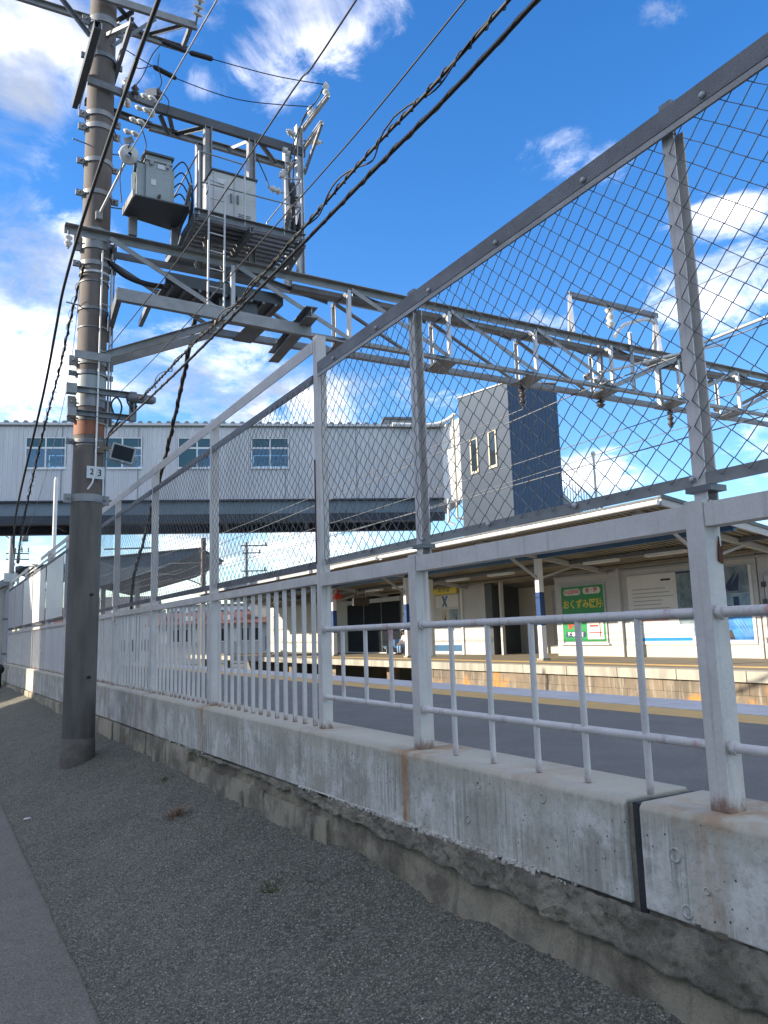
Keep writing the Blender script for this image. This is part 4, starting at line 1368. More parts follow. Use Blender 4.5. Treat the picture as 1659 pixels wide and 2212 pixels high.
G = 'cables strung along the fence'
w1 = smoothpath([(2.12, 9.55, 4.56), (1.80, 8.0, 4.09), (1.75, 6.06, 3.97), (1.75, 4.97, 3.90), (1.75, 3.14, 3.92), (1.75, 2.0, 3.905), (1.72, -2, 4.0), (1.65, -16, 5.0)], 8)
cable('overhead_cable', 'black cable with loose spiral loops, upper of the pair ending at the bracket closure', w1, .0085, 'black', G, [(.022, .62, .0045, 0, .6), (.012, .11, .003, 1, 0)])
w2 = smoothpath([(1.74, 9.66, 4.02), (1.75, 6.1, 3.87), (1.75, 3.14, 3.808), (1.75, 1.84, 3.79), (1.72, -2, 3.88), (1.65, -16, 4.9)], 8)
cable('overhead_cable', 'thick twisted black cable, lower of the pair above the fence', w2, .011, 'black', G, [(.006, .22, .008, 0, .3)])
w3 = smoothpath([(1.74, 9.62, 5.16), (1.75, 6.95, 4.95), (1.75, 5.61, 4.885), (1.75, 3.97, 4.865), (1.75, 3.15, 4.83), (1.7, -2, 4.9), (1.65, -16, 5.6)], 6)
cable('overhead_wire', 'thin black wire crossing in front of the deck down to the knee brace', w3, .0055, 'black', G)
w4 = smoothpath([(1.86, 9.6, 4.58), (1.85, 7.4, 4.41), (1.85, 4.1, 4.262), (1.85, 2.38, 4.256), (1.8, -2, 4.35), (1.7, -16, 5.1)], 6)
cable('overhead_wire', 'thin wire just right of the deck, meeting the upper cable bracket', w4, .0045, 'black', G)
w6 = smoothpath([(1.32, -10, 6.2), (1.3, 5.5, 6.50), (1.3, 6.25, 6.51), (1.3, 8.67, 6.43), (1.3, 10.36, 6.19), (1.3, 11.1, 5.84), (1.3, 12.3, 5.26), (1.3, 16.1, 3.94), (2.4, 33, 4.6), (3.9, 49.8, 5.4)][:8] + [(1.95, 24, 4.0), (3.8, 49.3, 7.9)], 8)
cable('overhead_cable', 'thick black cable slanting across the pole top and down to the far left pole', w6, .019, 'black', 'cables left of the pole')
w7 = smoothpath([(1.44, 9.72, 6.2), (1.4, 10.43, 5.785), (1.4, 11.3, 5.39), (1.4, 13.06, 4.86), (1.4, 15.67, 3.77), (2.05, 24, 3.85), (4.2, 49.2, 6.75)], 8)
cable('overhead_cable', 'black cable hung with ring hangers just left of the pole', w7, .012, 'black', 'cables left of the pole', [(.030, .22, .004, 0, .3), (.012, .3, .012, 2, 0)])
w7b = smoothpath([(1.40, 9.75, 5.9), (1.42, 10.8, 4.9), (1.45, 14.0, 3.9), (1.95, 24, 3.6), (4.5, 49.0, 6.4)], 8)
cable('overhead_wire', 'hair thin wire between the ring hung cable and the pole', w7b, .004, 'galv', 'cables left of the pole')
w8 = smoothpath([(3.03, 10.25, 6.1), (3.05, 10.6, 5.55), (3.4, 13, 5.2), (4.2, 18, 5.0), (5.4, 25, 5.15), (6.3, 30.85, 4.92)], 10)
w8 = smoothpath([(3.02, 10.2, 6.1), (3.0, 10.35, 5.9), (3.10, 11.3, 5.36), (3.30, 13.0, 4.62), (3.42, 14.4, 3.98), (3.50, 15.4, 3.45), (3.6, 16.6, 2.9), (3.62, 16.9, 2.2), (3.62, 17.0, .75)], 8)
cable('drop_cable', 'bundle of black cables dropping from the gantry behind the fence', w8, .026, 'black', None, [(.024, .5, .018, 0, .2), (.026, .7, .012, 2, .1)])
cable('deck_cable', 'fat black hose curving from the pole to the tray under the deck', smoothpath([(1.74, 9.82, 6.38), (1.95, 9.85, 6.24), (2.25, 9.9, 6.2), (2.6, 9.95, 6.24)], 8), .035, 'black')


def sleeve(label, pts, a, b):
    t_ = Thing('sleeved_wire', label, 'wire', pts[0])
    t_.part('wire', MB().tube(smoothpath(pts, 6), .0075, 6), 'black')
    for p, q_ in (a, b) if b else (a,):
        t_.part('sleeve', MB().tube([p, lerp(p, q_, .1), lerp(p, q_, .9), q_], [.02, .036, .036, .022], 8), 'black')


sleeve('upper black wire with two fat sleeves from crossarm to the outrigger tip', [(1.95, 9.7, 9.72), (2.348, 9.7, 9.63), (2.684, 9.7, 9.60), (3.04, 9.65, 9.58), (3.8, 9.3, 9.36), (4.44, 8.97, 9.22)],
       ((2.348, 9.7, 9.63), (2.684, 9.7, 9.605)), ((2.72, 9.7, 9.60), (3.04, 9.65, 9.58)))
sleeve('lower black wire with one fat sleeve from crossarm to the outrigger', [(1.90, 10.15, 9.7), (2.35, 10.2, 9.6), (2.68, 10.2, 9.53), (3.5, 9.9, 9.28), (4.43, 9.47, 9.2)],
       ((2.351, 10.2, 9.6), (2.679, 10.2, 9.53)), None)
for k, pts in enumerate(([(2.35, 9.7, 9.6), (2.2, 9.6, 9.3), (2.08, 9.6, 8.95), (2.0, 9.62, 8.8)], [(2.35, 10.1, 9.55), (2.1, 9.8, 9.2), (1.98, 9.7, 9.1), (1.92, 9.68, 8.95), (1.88, 9.63, 8.85)],
                         [(2.36, 9.9, 9.58), (2.3, 9.7, 9.25), (2.34, 9.66, 9.0), (2.31, 9.66, 8.88)], [(2.31, 9.66, 8.86), (2.42, 9.6, 8.7), (2.4, 9.6, 8.5)],
                         [(1.87, 9.2, 7.7), (1.8, 9.3, 7.5), (1.78, 9.4, 7.3), (1.82, 9.45, 7.0)], [(1.95, 9.1, 7.9), (2.05, 9.2, 7.7), (2.0, 9.3, 7.55)], [(1.76, 9.8, 8.2), (1.82, 9.5, 7.8), (1.9, 9.3, 7.7)])):
    single('jumper_wire', MB().tube(smoothpath(pts, 8), .007, 5), 'black',
           ['wire curling from the upper sleeve down to the brown insulator', 'wire curling from the lower sleeve to the white topped insulator', 'wire dropping to the end of the portal beam', 'short wire loop under the portal beam end',
            'wire hanging below the round disc insulator', 'short wire at the foot of the paired discs', 'wire looping from the pole clamp to the discs'][k], 'wire', pts[0], 'jumper wires round the insulators')

# ---- catenary fittings on the gantry
af = Thing('hanger_frame', 'raised steel frame with arched legs on top of the gantry, seen through the mesh', 'frame', (10.8, 9.95, ZT))
for xx, s in ((9.76, 1), (11.97, -1)):
    af.part('leg', MB().bar((xx, 9.95, 7.52), (xx - .22, YF, ZT + .05), .06, .09), 'galv_lt')
    af.part('leg', MB().tube(smoothpath([(xx, 9.95, 7.50), (xx + .10, 10.08, 7.2), (xx + .16, 10.18, 6.9), (xx + .16, YK, ZT + .05)], 4), .045, 6), 'galv_lt')
af.part('top_beam', MB().chan((9.72, 9.95, 7.55), (12.02, 9.95, 7.55), .09, .09, .012, (0, 0, 1), -1), 'galv_dk')
insulator('insulator hanging below the raised frame on the gantry', (10.74, 9.95, 7.50), (0, 0, -1), .42, .085, 'ceramic', 3)
insulator('left of the dark insulators hung under the gantry, before the tower', (8.73, 10.2, 5.76), (0, 0, -1), .36, .066, 'brownceramic', 3)
insulator('insulator hung under the middle gusset of the gantry', (10.60, 10.2, 5.76), (0, 0, -1), .16, .085, 'brownceramic', 2)
insulator('dark insulator hung under the gantry beside the right fence post', (12.47, 10.2, 5.78), (0, 0, -1), .36, .066, 'brownceramic', 3)
cn = Thing('cantilever_arm', 'bright steel pipe arms and fittings hung from the gantry over the track', 'cantilever', (11, 9.95, 6))
cn.part('pipe', MB().tube(smoothpath([(10.45, 9.6, 6.75), (10.8, 9.7, 7.05), (11.5, 9.85, 7.35), (11.85, 9.9, 7.38), (11.98, 9.9, 7.1), (11.95, 9.9, 6.7), (12.1, 9.7, 6.55)], 6), .035, 8), 'galv_lt')
cn.part('pipe', MB().tube([(10.0, 9.6, 6.02), (10.5, 9.55, 6.15), (11.4, 9.5, 6.45), (12.3, 9.45, 6.72), (13.2, 9.4, 6.98)], .024, 8), 'galv_lt')
cn.part('drop_post', MB().hsec((10.40, 9.95, 5.75), (10.40, 9.95, 6.7), .08, .08, .01, (1, 0, 0)), 'galv_lt')
cn.part('drop_post', MB().hsec((11.93, 9.95, 5.75), (11.93, 9.95, 6.7), .08, .08, .01, (1, 0, 0)), 'galv_lt')
cn.part('drop_post', MB().hsec((10.95, 9.7, 5.85), (10.95, 9.7, 6.95), .05, .05, .01, (1, 0, 0)), 'galv_lt')
for p in ((10.25, 9.9, 6.0), (10.45, 9.85, 5.95), (11.3, 9.7, 6.42), (13.5, 9.9, 5.85), (13.3, 9.95, 5.9), (12.9, 9.7, 6.75), (9.9, 9.8, 5.98)):
    cn.part('clamp', MB().lathe([(.03, -.07), (.07, -.03), (.045, 0), (.07, .03), (.03, .08)], p, (.9, .2, .3), 8), 'galv_lt')
single('pull_off_pipe', MB().tube([(12.75, 9.9, 6.98), (13.0, 7.5, 7.10), (13.2, 5.0, 7.2)], .035, 8).lathe([(.05, -.04), (.06, .04)], (12.8, 9.7, 6.99), (0, 1, 0), 8), 'galv_lt', 'long bright pipe reaching towards us right of the right fence post', 'pipe', (12.9, 9.8, 6.7))
CG = 'overhead line wires along the track'
for lab, a, b, s, r in (('carrying wire running from the middle of the gantry away under the footbridge', (9.9, 10.0, 5.76), (9.9, 62, 5.3), .3, .013), ('contact wire low over the track, running away under the footbridge', (9.9, -8, 4.45), (9.9, 62, 4.6), .1, .011),
                        ('second low wire over the far side of the track', (10.5, -8, 5.25), (10.3, 62, 5.1), .25, .009), ('feeder wire rising to the dark insulator before the tower', (8.73, 10.2, 5.36), (8.0, 62, 5.6), .35, .009),
                        ('feeder wire from the right dark insulator towards the far canopy', (12.47, 10.2, 5.36), (12.2, 62, 5.2), .3, .009), ('thin wire over the platform canopy running right', (12.5, -6, 5.3), (12.47, 10.2, 5.36), .15, .009),
                        ('thin upper wire crossing the mesh at the right edge', (11.0, -6, 7.6), (11.0, 10, 7.3), .2, .009), ('thin wire from the gantry clamp towards us over the track', (9.9, -6, 5.95), (9.9, 10.0, 5.76), .15, .012)):
    single('line_wire', MB().tube(sag(a, b, s, 20), r, 5), 'galv_dk', lab, 'wire', a, CG)

# ================================================================== footbridge
U = Vector((.926, -.378, 0)).normalized()
V = Vector((-U.y, U.x, 0))
BO = Vector((2.39, 36.675, 0))


def bp(u, v, z):
    p = BO + U * u + V * v
    return (p.x, p.y, z)


def bbox(mb, u0, u1, v0, v1, z0, z1):
    vs = [bp(u, v, z) for z in (z0, z1) for v in (v0, v1) for u in (u0, u1)]
    return mb.add(vs, [(0, 2, 3, 1), (4, 5, 7, 6), (0, 1, 5, 4), (2, 6, 7, 3), (0, 4, 6, 2), (1, 3, 7, 5)])


def corr(u0, u1, v, z0, z1, sgn=-1, pitch=.2, d=.03):
    """ribbed siding facing -V (sgn -1) or +V"""
    prof = []
    u = u0
    while u < u1 - 1e-4:
        for du, dv in ((0, 0), (.12, 0), (.14, d), (.18, d)):
            if u + du < u1:
                prof.append((u + du, v + sgn * dv))
        u += pitch
    prof.append((u1, v))
    mb = MB()
    n = len(prof)
    vs = [bp(a, b, z0) for a, b in prof] + [bp(a, b, z1) for a, b in prof]
    mb.add(vs, [(i, i + 1, i + 1 + n, i + n) for i in range(n - 1)])
    bb = v - sgn * .06
    mb.add([bp(u0, bb, z0), bp(u1, bb, z0), bp(u1, bb, z1), bp(u0, bb, z1), bp(u0, v, z0), bp(u1, v, z0), bp(u1, v, z1), bp(u0, v, z1)],
           [(0, 1, 2, 3), (0, 1, 5, 4), (3, 2, 6, 7), (0, 3, 7, 4), (1, 2, 6, 5)])
    return mb


fb = Thing('footbridge', 'long covered footbridge with ribbed white walls and a row of windows across the tracks', 'footbridge', (2.39, 36.675, 0))
UA, UE = -14.0, 19.2
BW = 3.6
WZ0, WZ1 = 9.05, 10.44
wins = [.90 + 3.2 * k for k in range(-4, 4)]
for v, sg in ((0, -1), (BW, 1)):
    fb.part('lower_wall', corr(UA, UE, v, 7.64, WZ0 - .02, sg), 'siding')
    fb.part('upper_wall', corr(UA, UE, v, WZ1 + .02, 10.96, sg), 'siding')
    e = UA
    for w_ in wins + [UE + 5]:
        if w_ > UE:
            fb.part('wall_panel', corr(e, UE, v, WZ0 - .02, WZ1 + .02, sg), 'siding')
            break
        fb.part('wall_panel', corr(e, w_ - .02, v, WZ0 - .02, WZ1 + .02, sg), 'siding')
        e = w_ + 1.70
    for w_ in wins:
        if v == BW and w_ < -6:
            continue
        mb = MB()
        o = -.05 if sg < 0 else -.01
        for a, b, c, d in ((0, .05, WZ0, WZ1), (1.63, 1.68, WZ0, WZ1), (.05, 1.63, WZ0, WZ0 + .05), (.05, 1.63, WZ1 - .05, WZ1), (.05, 1.63, 9.92, 10.0), (.81, .87, WZ0 + .05, 9.92), (.81, .87, 10.0, WZ1 - .05)):
            bbox(mb, w_ + a, w_ + b, v + o, v + o + .06, c, d)
        bbox(mb, w_ - .03, w_ + 1.71, v + o - .03, v + o + .05, WZ0 - .045, WZ0)
        wf = fb.part('window', mb, 'white')
        for (a, b, c, d, mt) in ((.05, .81, 10.0, WZ1 - .05, 'teal_glass'), (.87, 1.63, 10.0, WZ1 - .05, 'teal_glass'), (.05, .81, WZ0 + .05, 9.92, 'teal_glass' if wins.index(w_) % 3 != 1 else 'clear'), (.87, 1.63, WZ0 + .05, 9.92, 'clear')):
            p_ = MB()
            bbox(p_, w_ + a, w_ + b, v + o + .025, v + o + .032, c, d)
            fb.part('pane', p_, mt, wf)
        p_ = MB()
        bbox(p_, w_ + .87, w_ + 1.63, v + o + .03, v + o + .06, 9.30, 9.37)
        bbox(p_, w_ + 1.22, w_ + 1.28, v + o + .03, v + o + .06, 9.1, 9.9)
        fb.part('sash', p_, 'teal_glass', wf)
mb = MB()
bbox(mb, UA, UE, .02, BW - .02, 7.58, 7.66)
fb.part('floor', mb, 'house2')
mb = MB()
bbox(mb, UA, UE + .3, -.16, BW + .16, 10.965, 11.07)
fb.part('roof_edge', mb, 'siding')
mb = MB()
a = UA
while a < UE + .2:
    vs = [bp(a, -.18, 11.07), bp(a + .22, -.18, 11.07), bp(a + .17, -.18, 11.15), bp(a + .05, -.18, 11.15), bp(a, BW + .18, 11.07), bp(a + .22, BW + .18, 11.07), bp(a + .17, BW + .18, 11.15), bp(a + .05, BW + .18, 11.15)]
    mb.add(vs, [(0, 1, 2, 3), (7, 6, 5, 4), (0, 3, 7, 4), (3, 2, 6, 7), (2, 1, 5, 6), (1, 0, 4, 5)])
    a += .40
fb.part('roof_ribs', mb, 'galv', kind='stuff')
mb = MB()
bbox(mb, UA, UE, -.03, -.012, 10.90, 10.96)
for k in range(12):
    mb2 = MB()
    bbox(mb2, UA + .4 + k * 3.2, UA + .425 + k * 3.2, -.045, -.031, 7.66, 10.94)
    fb.part('panel_joint', mb2, 'galv')
fb.part('drip_flashing', mb, 'galv')
for v in (.10, BW - .10):
    mb = MB()
    bbox(mb, UA, UE, v - .02, v + .02, 6.98, 7.56)
    fb.part('girder_web', mb, 'girder')
    mb = MB()
    bbox(mb, UA, UE, v - .22, v + .22, 6.62, 6.975)
    fb.part('girder_flange', mb, 'girder_dk')
    mb = MB()
    bbox(mb, UA, UE, v - .2, v + .2, 7.565, 7.635)
    fb.part('girder_top', mb, 'girder_dk')
mb = MB()
bbox(mb, UA, UE, .35, BW - .35, 6.95, 7.0)
fb.part('soffit', mb, 'girder_dk')
for k in range(9):
    mb = MB()
    bbox(mb, UA + 1 + k * 3.7, UA + 1.14 + k * 3.7, .35, BW - .35, 6.70, 6.94)
    fb.part('cross_girder', mb, 'girder_dk')
# curved end towards the lift tower
mb = MB()
n = 10
for z0, z1 in ((7.45, 11.0),):
    vs = []
    for i in range(n + 1):
        th = i / n * math.pi / 2
        vs += [bp(UE + 1.05 * (1 - math.cos(th)) if False else UE + .95 * math.sin(th) * .9, .9 * (1 - math.cos(th)) - .9 * (i / n) * 1.9, z0), bp(UE + .95 * math.sin(th) * .9, .9 * (1 - math.cos(th)) - .9 * (i / n) * 1.9, z1 + .4 * i / n)]
    mb.add(vs, [(2 * i, 2 * i + 2, 2 * i + 3, 2 * i + 1) for i in range(n)], True)
    bbox(mb, UE, UE + .9, .2, BW, z0, z1)
fb.part('curved_end_wall', mb, 'white')
fb.part('gutter', MB().tube(smoothpath([bp(16.9, -.25, 11.03), bp(18.6, -.25, 11.0), bp(19.3, -.35, 11.15), bp(19.8, -.6, 11.45)], 6), .10, 8), 'white')
fb.part('down_pipe', MB().tube([bp(19.62, -.75, 11.3), bp(19.62, -.80, 6.6)], .05, 8).tube([bp(19.62, -.8, 6.6), bp(20.0, -.9, 6.5)], .05, 8), 'beige')
fb.part('down_pipe', MB().tube([bp(19.3, -.55, 7.5), bp(19.28, -.5, 6.45), bp(19.55, -.6, 6.3)], .07, 8), 'white')
mb = MB()
bbox(mb, 16.75, 18.25, 1.0, 2.6, 11.16, 11.62)
ob = fb.part('roof_vent', mb, 'galv')
mb = MB()
bbox(mb, 16.65, 18.35, .9, 2.7, 11.625, 11.72)
bbox(mb, 16.73, 18.27, .98, 1.0, 11.3, 11.35)
fb.part('vent_cap', mb, 'galv_dk')
# pier under the bridge, hidden low
fb.part('pier', MB().prism([bp(-9, .6, -.3), bp(-8.2, .6, -.3), bp(-8.2, 3.0, -.3), bp(-9, 3.0, -.3)], (0, 0, 7.0)), 'girder')

# ================================================================== lift tower and stairs
tw = Thing('lift_tower', 'slate blue and navy lift tower at the end of the footbridge', 'tower', (18.65, 22.63, .76))
X0, X1, Y0, Y1 = 18.65, 21.13, 22.63, 25.86
tw.part('west_wall', MB().prism([(X0, Y0 + .004, .76), (X0, Y1, .76), (X0, Y1, 11.15), (X0, Y0 + .004, 10.87)], (.12, 0, 0)), 'tower_lt')
tw.part('south_wall', MB().prism([(X0 + .004, Y0, .76), (X1, Y0, .76), (X1, Y0, 11.18), (X0 + .004, Y0, 10.87)], (0, .12, 0)), 'tower_dk')
tw.part('east_wall', MB().prism([(X1 - .12, Y0 + .124, .76), (X1 - .12, Y1, .76), (X1 - .12, Y1, 11.35), (X1 - .12, Y0 + .124, 11.17)], (.12, 0, 0)), 'tower_dk')
tw.part('north_wall', MB().box(X0 + .124, X1 - .124, Y1 - .12, Y1 - .004, .76, 11.1), 'tower_lt')
tw.part('roof', MB().prism([(X0 - .04, Y0 - .04, 10.89), (X1 + .04, Y0 - .04, 11.20), (X1 + .04, Y1 + .04, 11.43), (X0 - .04, Y1 + .04, 11.17)], (0, 0, .05)), 'wall_w')
for i in range(14):
    tw.part('cladding_seam', MB().box(X0 + .08 + i * .175, X0 + .087 + i * .175, Y0 - .005, Y0 - .001, .8, 10.85), 'tower_dk')
for i in range(4):
    tw.part('cladding_seam', MB().box(X0 - .004, X0 - .001, Y0 + .1, Y1 - .05, 4.2 + i * 1.75, 4.21 + i * 1.75), 'tower_dk')
for y0, z0, z1 in ((24.63, 7.79, 9.22), (23.43, 7.79, 9.27)):
    w_ = tw.part('window', MB().box(X0 - .045, X0 - .005, y0, y0 + .07, z0, z1).box(X0 - .045, X0 - .005, y0 + .44, y0 + .51, z0, z1).box(X0 - .045, X0 - .005, y0 + .07, y0 + .44, z0, z0 + .10).box(X0 - .045, X0 - .005, y0 + .07, y0 + .44, z1 - .05, z1), 'beige')
    tw.part('pane', MB().box(X0 - .02, X0 - .006, y0 + .07, y0 + .44, z0 + .10, z1 - .05), 'glass_dk', w_)
sr = Thing('stair_railing', 'open balustrade of the stairs sloping down beside the navy tower', 'railing', (22.0, 22.75, 6.6))
a, b = Vector((21.18, 22.75, 7.81)), Vector((24.08, 22.75, 5.77))
sr.part('top_rail', MB().tube([a, b], .03, 6), 'galv_dk')
sr.part('bottom_rail', MB().tube([a - Vector((0, 0, 1.0)), b - Vector((0, 0, 1.0))], .025, 6), 'galv_dk')
for i in range(21):
    p = lerp(a, b, i / 20)
    sr.part('baluster', MB().tube([p, p - Vector((0, 0, 1.0))], .015, 5), 'galv_dk')
sr.part('stair_flight', MB().prism([(21.18, 22.85, 6.85), (24.08, 22.85, 4.77), (24.08, 22.85, 4.5), (21.18, 22.85, 6.5)], (0, 1.8, 0)), 'galv')
sr.part('stair_post', MB().box(23.3, 23.45, 23.4, 23.55, .76, 5.1), 'galv')
single('slim_post', MB().tube([(22.67, 22.42, .76), (22.67, 22.42, 8.35)], .05, 8).lathe([(.06, 0), (.10, .05), (.075, .15), (0, .18)], (22.67, 22.42, 8.35), (0, 0, 1), 10), 'wall_w', 'slim white post with a dark head right of the lift tower', 'post', (22.67, 22.42, .76))

# ================================================================== station building on the far platform
WX = 16.94
PZ = .75
st = Thing('station_building', 'white station building with a canopy roof along the far platform', 'station', (WX, 14, PZ))


def wallpart(name, y0, y1, z0, z1, mat, x=WX, th=.12):
    return st.part(name, MB().box(x, x + th, y0, y1, z0, z1), mat)


wallpart('wall_panel', 11.80, 18.80, 1.06, 3.6, 'wall_w')
wallpart('wainscot', 11.80, 18.80, PZ, 1.055, 'wains', WX - .012)
wallpart('wall_panel', 3.0, 11.76, PZ, 3.6, 'wall_w')
for zz in (1.35, 1.75, 2.15, 2.55, 2.95):
    for a, b in ((11.82, 16.02), (16.2, 18.78)):
        st.part('siding_joint', MB().box(WX - .004, WX - .001, a, b, zz, zz + .008), 'house2')
st.part('wall_pillar', MB().box(WX - .09, WX - .001, 16.04, 16.18, PZ, 3.3), 'wall_w')
st.part('door', MB().box(WX - .03, WX - .002, 10.7, 11.6, PZ, 2.66), 'wall_w')
st.part('door_frame', MB().box(WX - .05, WX - .003, 11.62, 11.70, PZ, 2.74).box(WX - .05, WX - .003, 10.6, 10.68, PZ, 2.74).box(WX - .05, WX - .003, 10.68, 11.62, 2.67, 2.74), 'house2')
for zz in (1.1, 2.0, 2.4):
    st.part('hinge', MB().box(WX - .07, WX - .051, 11.55, 11.66, zz, zz + .12), 'tank_dk')
st.part('fascia', MB().box(WX - .05, WX - .002, 3, 18.8, 3.10, 3.16), 'house2')
# recess with a grey door between the two wall blocks
wallpart('recess_back', 18.8, 22.4, PZ, 3.6, 'house', WX + 1.5)
st.part('recess_side', MB().box(WX + .12, WX + 1.5, 18.70, 18.80, PZ, 3.6), 'wall_w')
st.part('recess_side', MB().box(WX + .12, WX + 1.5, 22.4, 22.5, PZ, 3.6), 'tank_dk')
st.part('recess_door', MB().box(WX + 1.46, WX + 1.498, 19.2, 20.6, PZ, 2.9), 'house2')
st.part('recess_post', MB().box(WX - .02, WX + .10, 21.5, 21.6, PZ, 3.6), 'wall_w')
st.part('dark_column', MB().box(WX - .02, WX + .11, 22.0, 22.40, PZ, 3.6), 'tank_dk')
wallpart('wall_panel', 22.42, 25.9, PZ, 3.6, 'wall_w')
st.part('corner_trim', MB().box(WX - .06, WX - .002, 23.74, 23.84, PZ, 3.5), 'white')
for zz in (1.5, 1.75, 2.0):
    st.part('siding_joint', MB().box(WX - .006, WX - .002, 23.9, 25.7, zz, zz + .012), 'house2')
st.part('blue_skirting', MB().box(WX - .02, WX - .003, 23.86, 25.8, PZ + .12, 1.09), 'steelblue')
# dark glazed waiting room
st.part('glazed_screen', MB().box(WX - .01, WX + .05, 28.25, 33.0, .80, 2.92), 'dark_screen')
st.part('screen_header', MB().box(WX - .04, WX + .08, 28.2, 33.1, 2.93, 3.12), 'wall_w')
for yv in (28.2, 29.8, 31.4, 33.0):
    st.part('screen_mullion', MB().box(WX - .03, WX - .012, yv - .03, yv + .03, .80, 2.92), 'tank_dk')
st.part('screen_sill', MB().box(WX - .04, WX + .06, 28.2, 33.1, PZ, .795), 'wall_w')
wallpart('wall_panel', 25.9, 28.2, PZ, 3.6, 'house2')
st.part('notice', MB().box(WX - .015, WX - .003, 27.4, 28.05, 1.75, 2.3), 'paper')
st.part('notice', MB().box(WX - .015, WX - .003, 27.4, 28.05, 2.4, 2.75), 'paper')
wallpart('far_wall', 33.1, 43, PZ, 3.3, 'house')
st.part('rear_body', MB().box(WX + 1.7, 21.5, 3, 42, PZ, 3.55), 'house2')
# canopy
CY0, CY1 = 10.35, 42
ea, eb = (12.15, 3.96), (17.6, 3.12)
sl_ = (eb[1] - ea[1]) / (eb[0] - ea[0])
st.part('roof', MB().prism([(ea[0], CY0, ea[1] + .06), (20.8, CY0, ea[1] + .06 + sl_ * (20.8 - ea[0])), (20.8, CY0, ea[1] + .10 + sl_ * (20.8 - ea[0])), (ea[0], CY0, ea[1] + .10)], (0, CY1 - CY0, 0)), 'roof')
st.part('gable_board', MB().prism([(ea[0], CY0 - .03, ea[1] - .08), (20.8, CY0 - .03, ea[1] - .08 + sl_ * (20.8 - ea[0])), (20.8, CY0 - .03, ea[1] + .06 + sl_ * (20.8 - ea[0])), (ea[0], CY0 - .03, ea[1] + .06)], (0, .028, 0)), 'house2')
st.part('roof_verge', MB().prism([(ea[0] - .04, CY0 - .06, ea[1] + .065), (20.8, CY0 - .06, ea[1] + .065 + sl_ * (20.8 - ea[0])), (20.8, CY0 - .06, ea[1] + .14 + sl_ * (20.8 - ea[0])), (ea[0] - .04, CY0 - .06, ea[1] + .14)], (0, .058, 0)), 'tank_dk')
yv = CY0 + .05
k = 0
mb = MB()
while yv < CY1:
    mb.prism([(ea[0], yv, ea[1] + .015), (ea[0], yv + .09, ea[1] + .015), (17.4, yv + .09, ea[1] + .015 + sl_ * 5.25), (17.4, yv, ea[1] + .015 + sl_ * 5.25)], (0, 0, .04))
    yv += .18
st.part('ceiling_boards', mb, 'ceil', kind='stuff')
st.part('gutter', MB().tube([(ea[0] - .06, CY0, ea[1] - .02), (ea[0] - .06, 21.3, ea[1] - .02)], .055, 8), 'white')
st.part('gutter', MB().tube([(ea[0] - .06, 21.5, ea[1] - .03), (ea[0] - .06, 24.5, ea[1] - .05)], .055, 8), 'white')
yv = 26.5
while yv < CY1:
    st.part('gutter_bracket', MB().box(ea[0] - .12, ea[0] - .02, yv, yv + .16, ea[1] - .10, ea[1] + .04), 'white')
    yv += 3.2
st.part('gutter_joint', MB().tube([(ea[0] - .06, 14.6, ea[1] - .02), (ea[0] - .06, 14.8, ea[1] - .02)], .068, 8), 'white')
st.part('eave_board', MB().box(ea[0] + .01, ea[0] + .04, CY0, CY1, ea[1] - .09, ea[1] + .05), 'house2')
for xx, mt, h in ((12.9, 'ceil', .08), (14.35, 'steelblue', .14), (15.5, 'galv_dk', .10), (16.6, 'ceil', .08)):
    zz = ea[1] + sl_ * (xx - ea[0])
    st.part('purlin', MB().box(xx - .05, xx + .05, CY0 + .02, CY1, zz - h, zz - .004), mt)
posts = [11.15, 16.53, 23.46, 29.2, 35.5]
for yv in posts:
    zz = ea[1] + sl_ * (14.35 - ea[0]) - .14
    st.part('canopy_post', MB().box(14.27, 14.43, yv - .08, yv + .08, 2.57, zz), 'white')
    st.part('canopy_post_band', MB().box(14.265, 14.435, yv - .085, yv + .085, 1.68, 2.568), 'blue')
    st.part('canopy_post_foot', MB().box(14.27, 14.43, yv - .08, yv + .08, PZ + .06, 1.678), 'white')
    st.part('post_plinth', MB().box(14.22, 14.48, yv - .13, yv + .13, PZ - .01, PZ + .058), 'platlip')
    st.part('rafter', MB().bar((12.3, yv, ea[1] - .10), (16.95, yv, ea[1] - .10 + sl_ * 4.65), .09, .12), 'house2')
    st.part('rafter_brace', MB().bar((14.4, yv, 2.95), (15.6, yv, 3.28), .05, .06), 'house2')
    st.part('rafter_brace', MB().bar((14.3, yv, 2.95), (13.2, yv, 3.62), .05, .06), 'house2')
st.part('side_post', MB().box(15.1, 15.22, 23.1, 23.22, PZ, 3.4), 'white')
for yv in (12.3, 14.4, 18.6, 20.9, 24.5, 26.6):
    st.part('strip_light', MB().box(15.05, 15.22, yv, yv + 1.15, 3.24, 3.31), 'lampglass')

# signs and posters on the station wall
W1 = WX - .03


def board(name, y0, y1, z0, z1, mat, x=W1, th=.02):
    return MB().box(x, x + th, y0, y1, z0, z1)


RV, UV = (0, -1, 0), (0, 0, 1)
sg = Thing('clinic_sign', 'green advertising board with yellow lettering on the white station wall', 'sign', (W1, 17.6, 1.18))
sg.part('panel', board('p', 16.72, 18.48, 1.18, 2.82, 'green'), 'green')
sg.part('frame', MB().box(W1 - .012, W1 + .02, 16.66, 16.715, 1.12, 2.86).box(W1 - .012, W1 + .02, 18.485, 18.54, 1.12, 2.86).box(W1 - .012, W1 + .02, 16.715, 18.485, 2.825, 2.86), 'galv_lt')
sg.part('sill', MB().box(W1 - .05, W1 + .02, 16.6, 18.6, 1.08, 1.118), 'white')


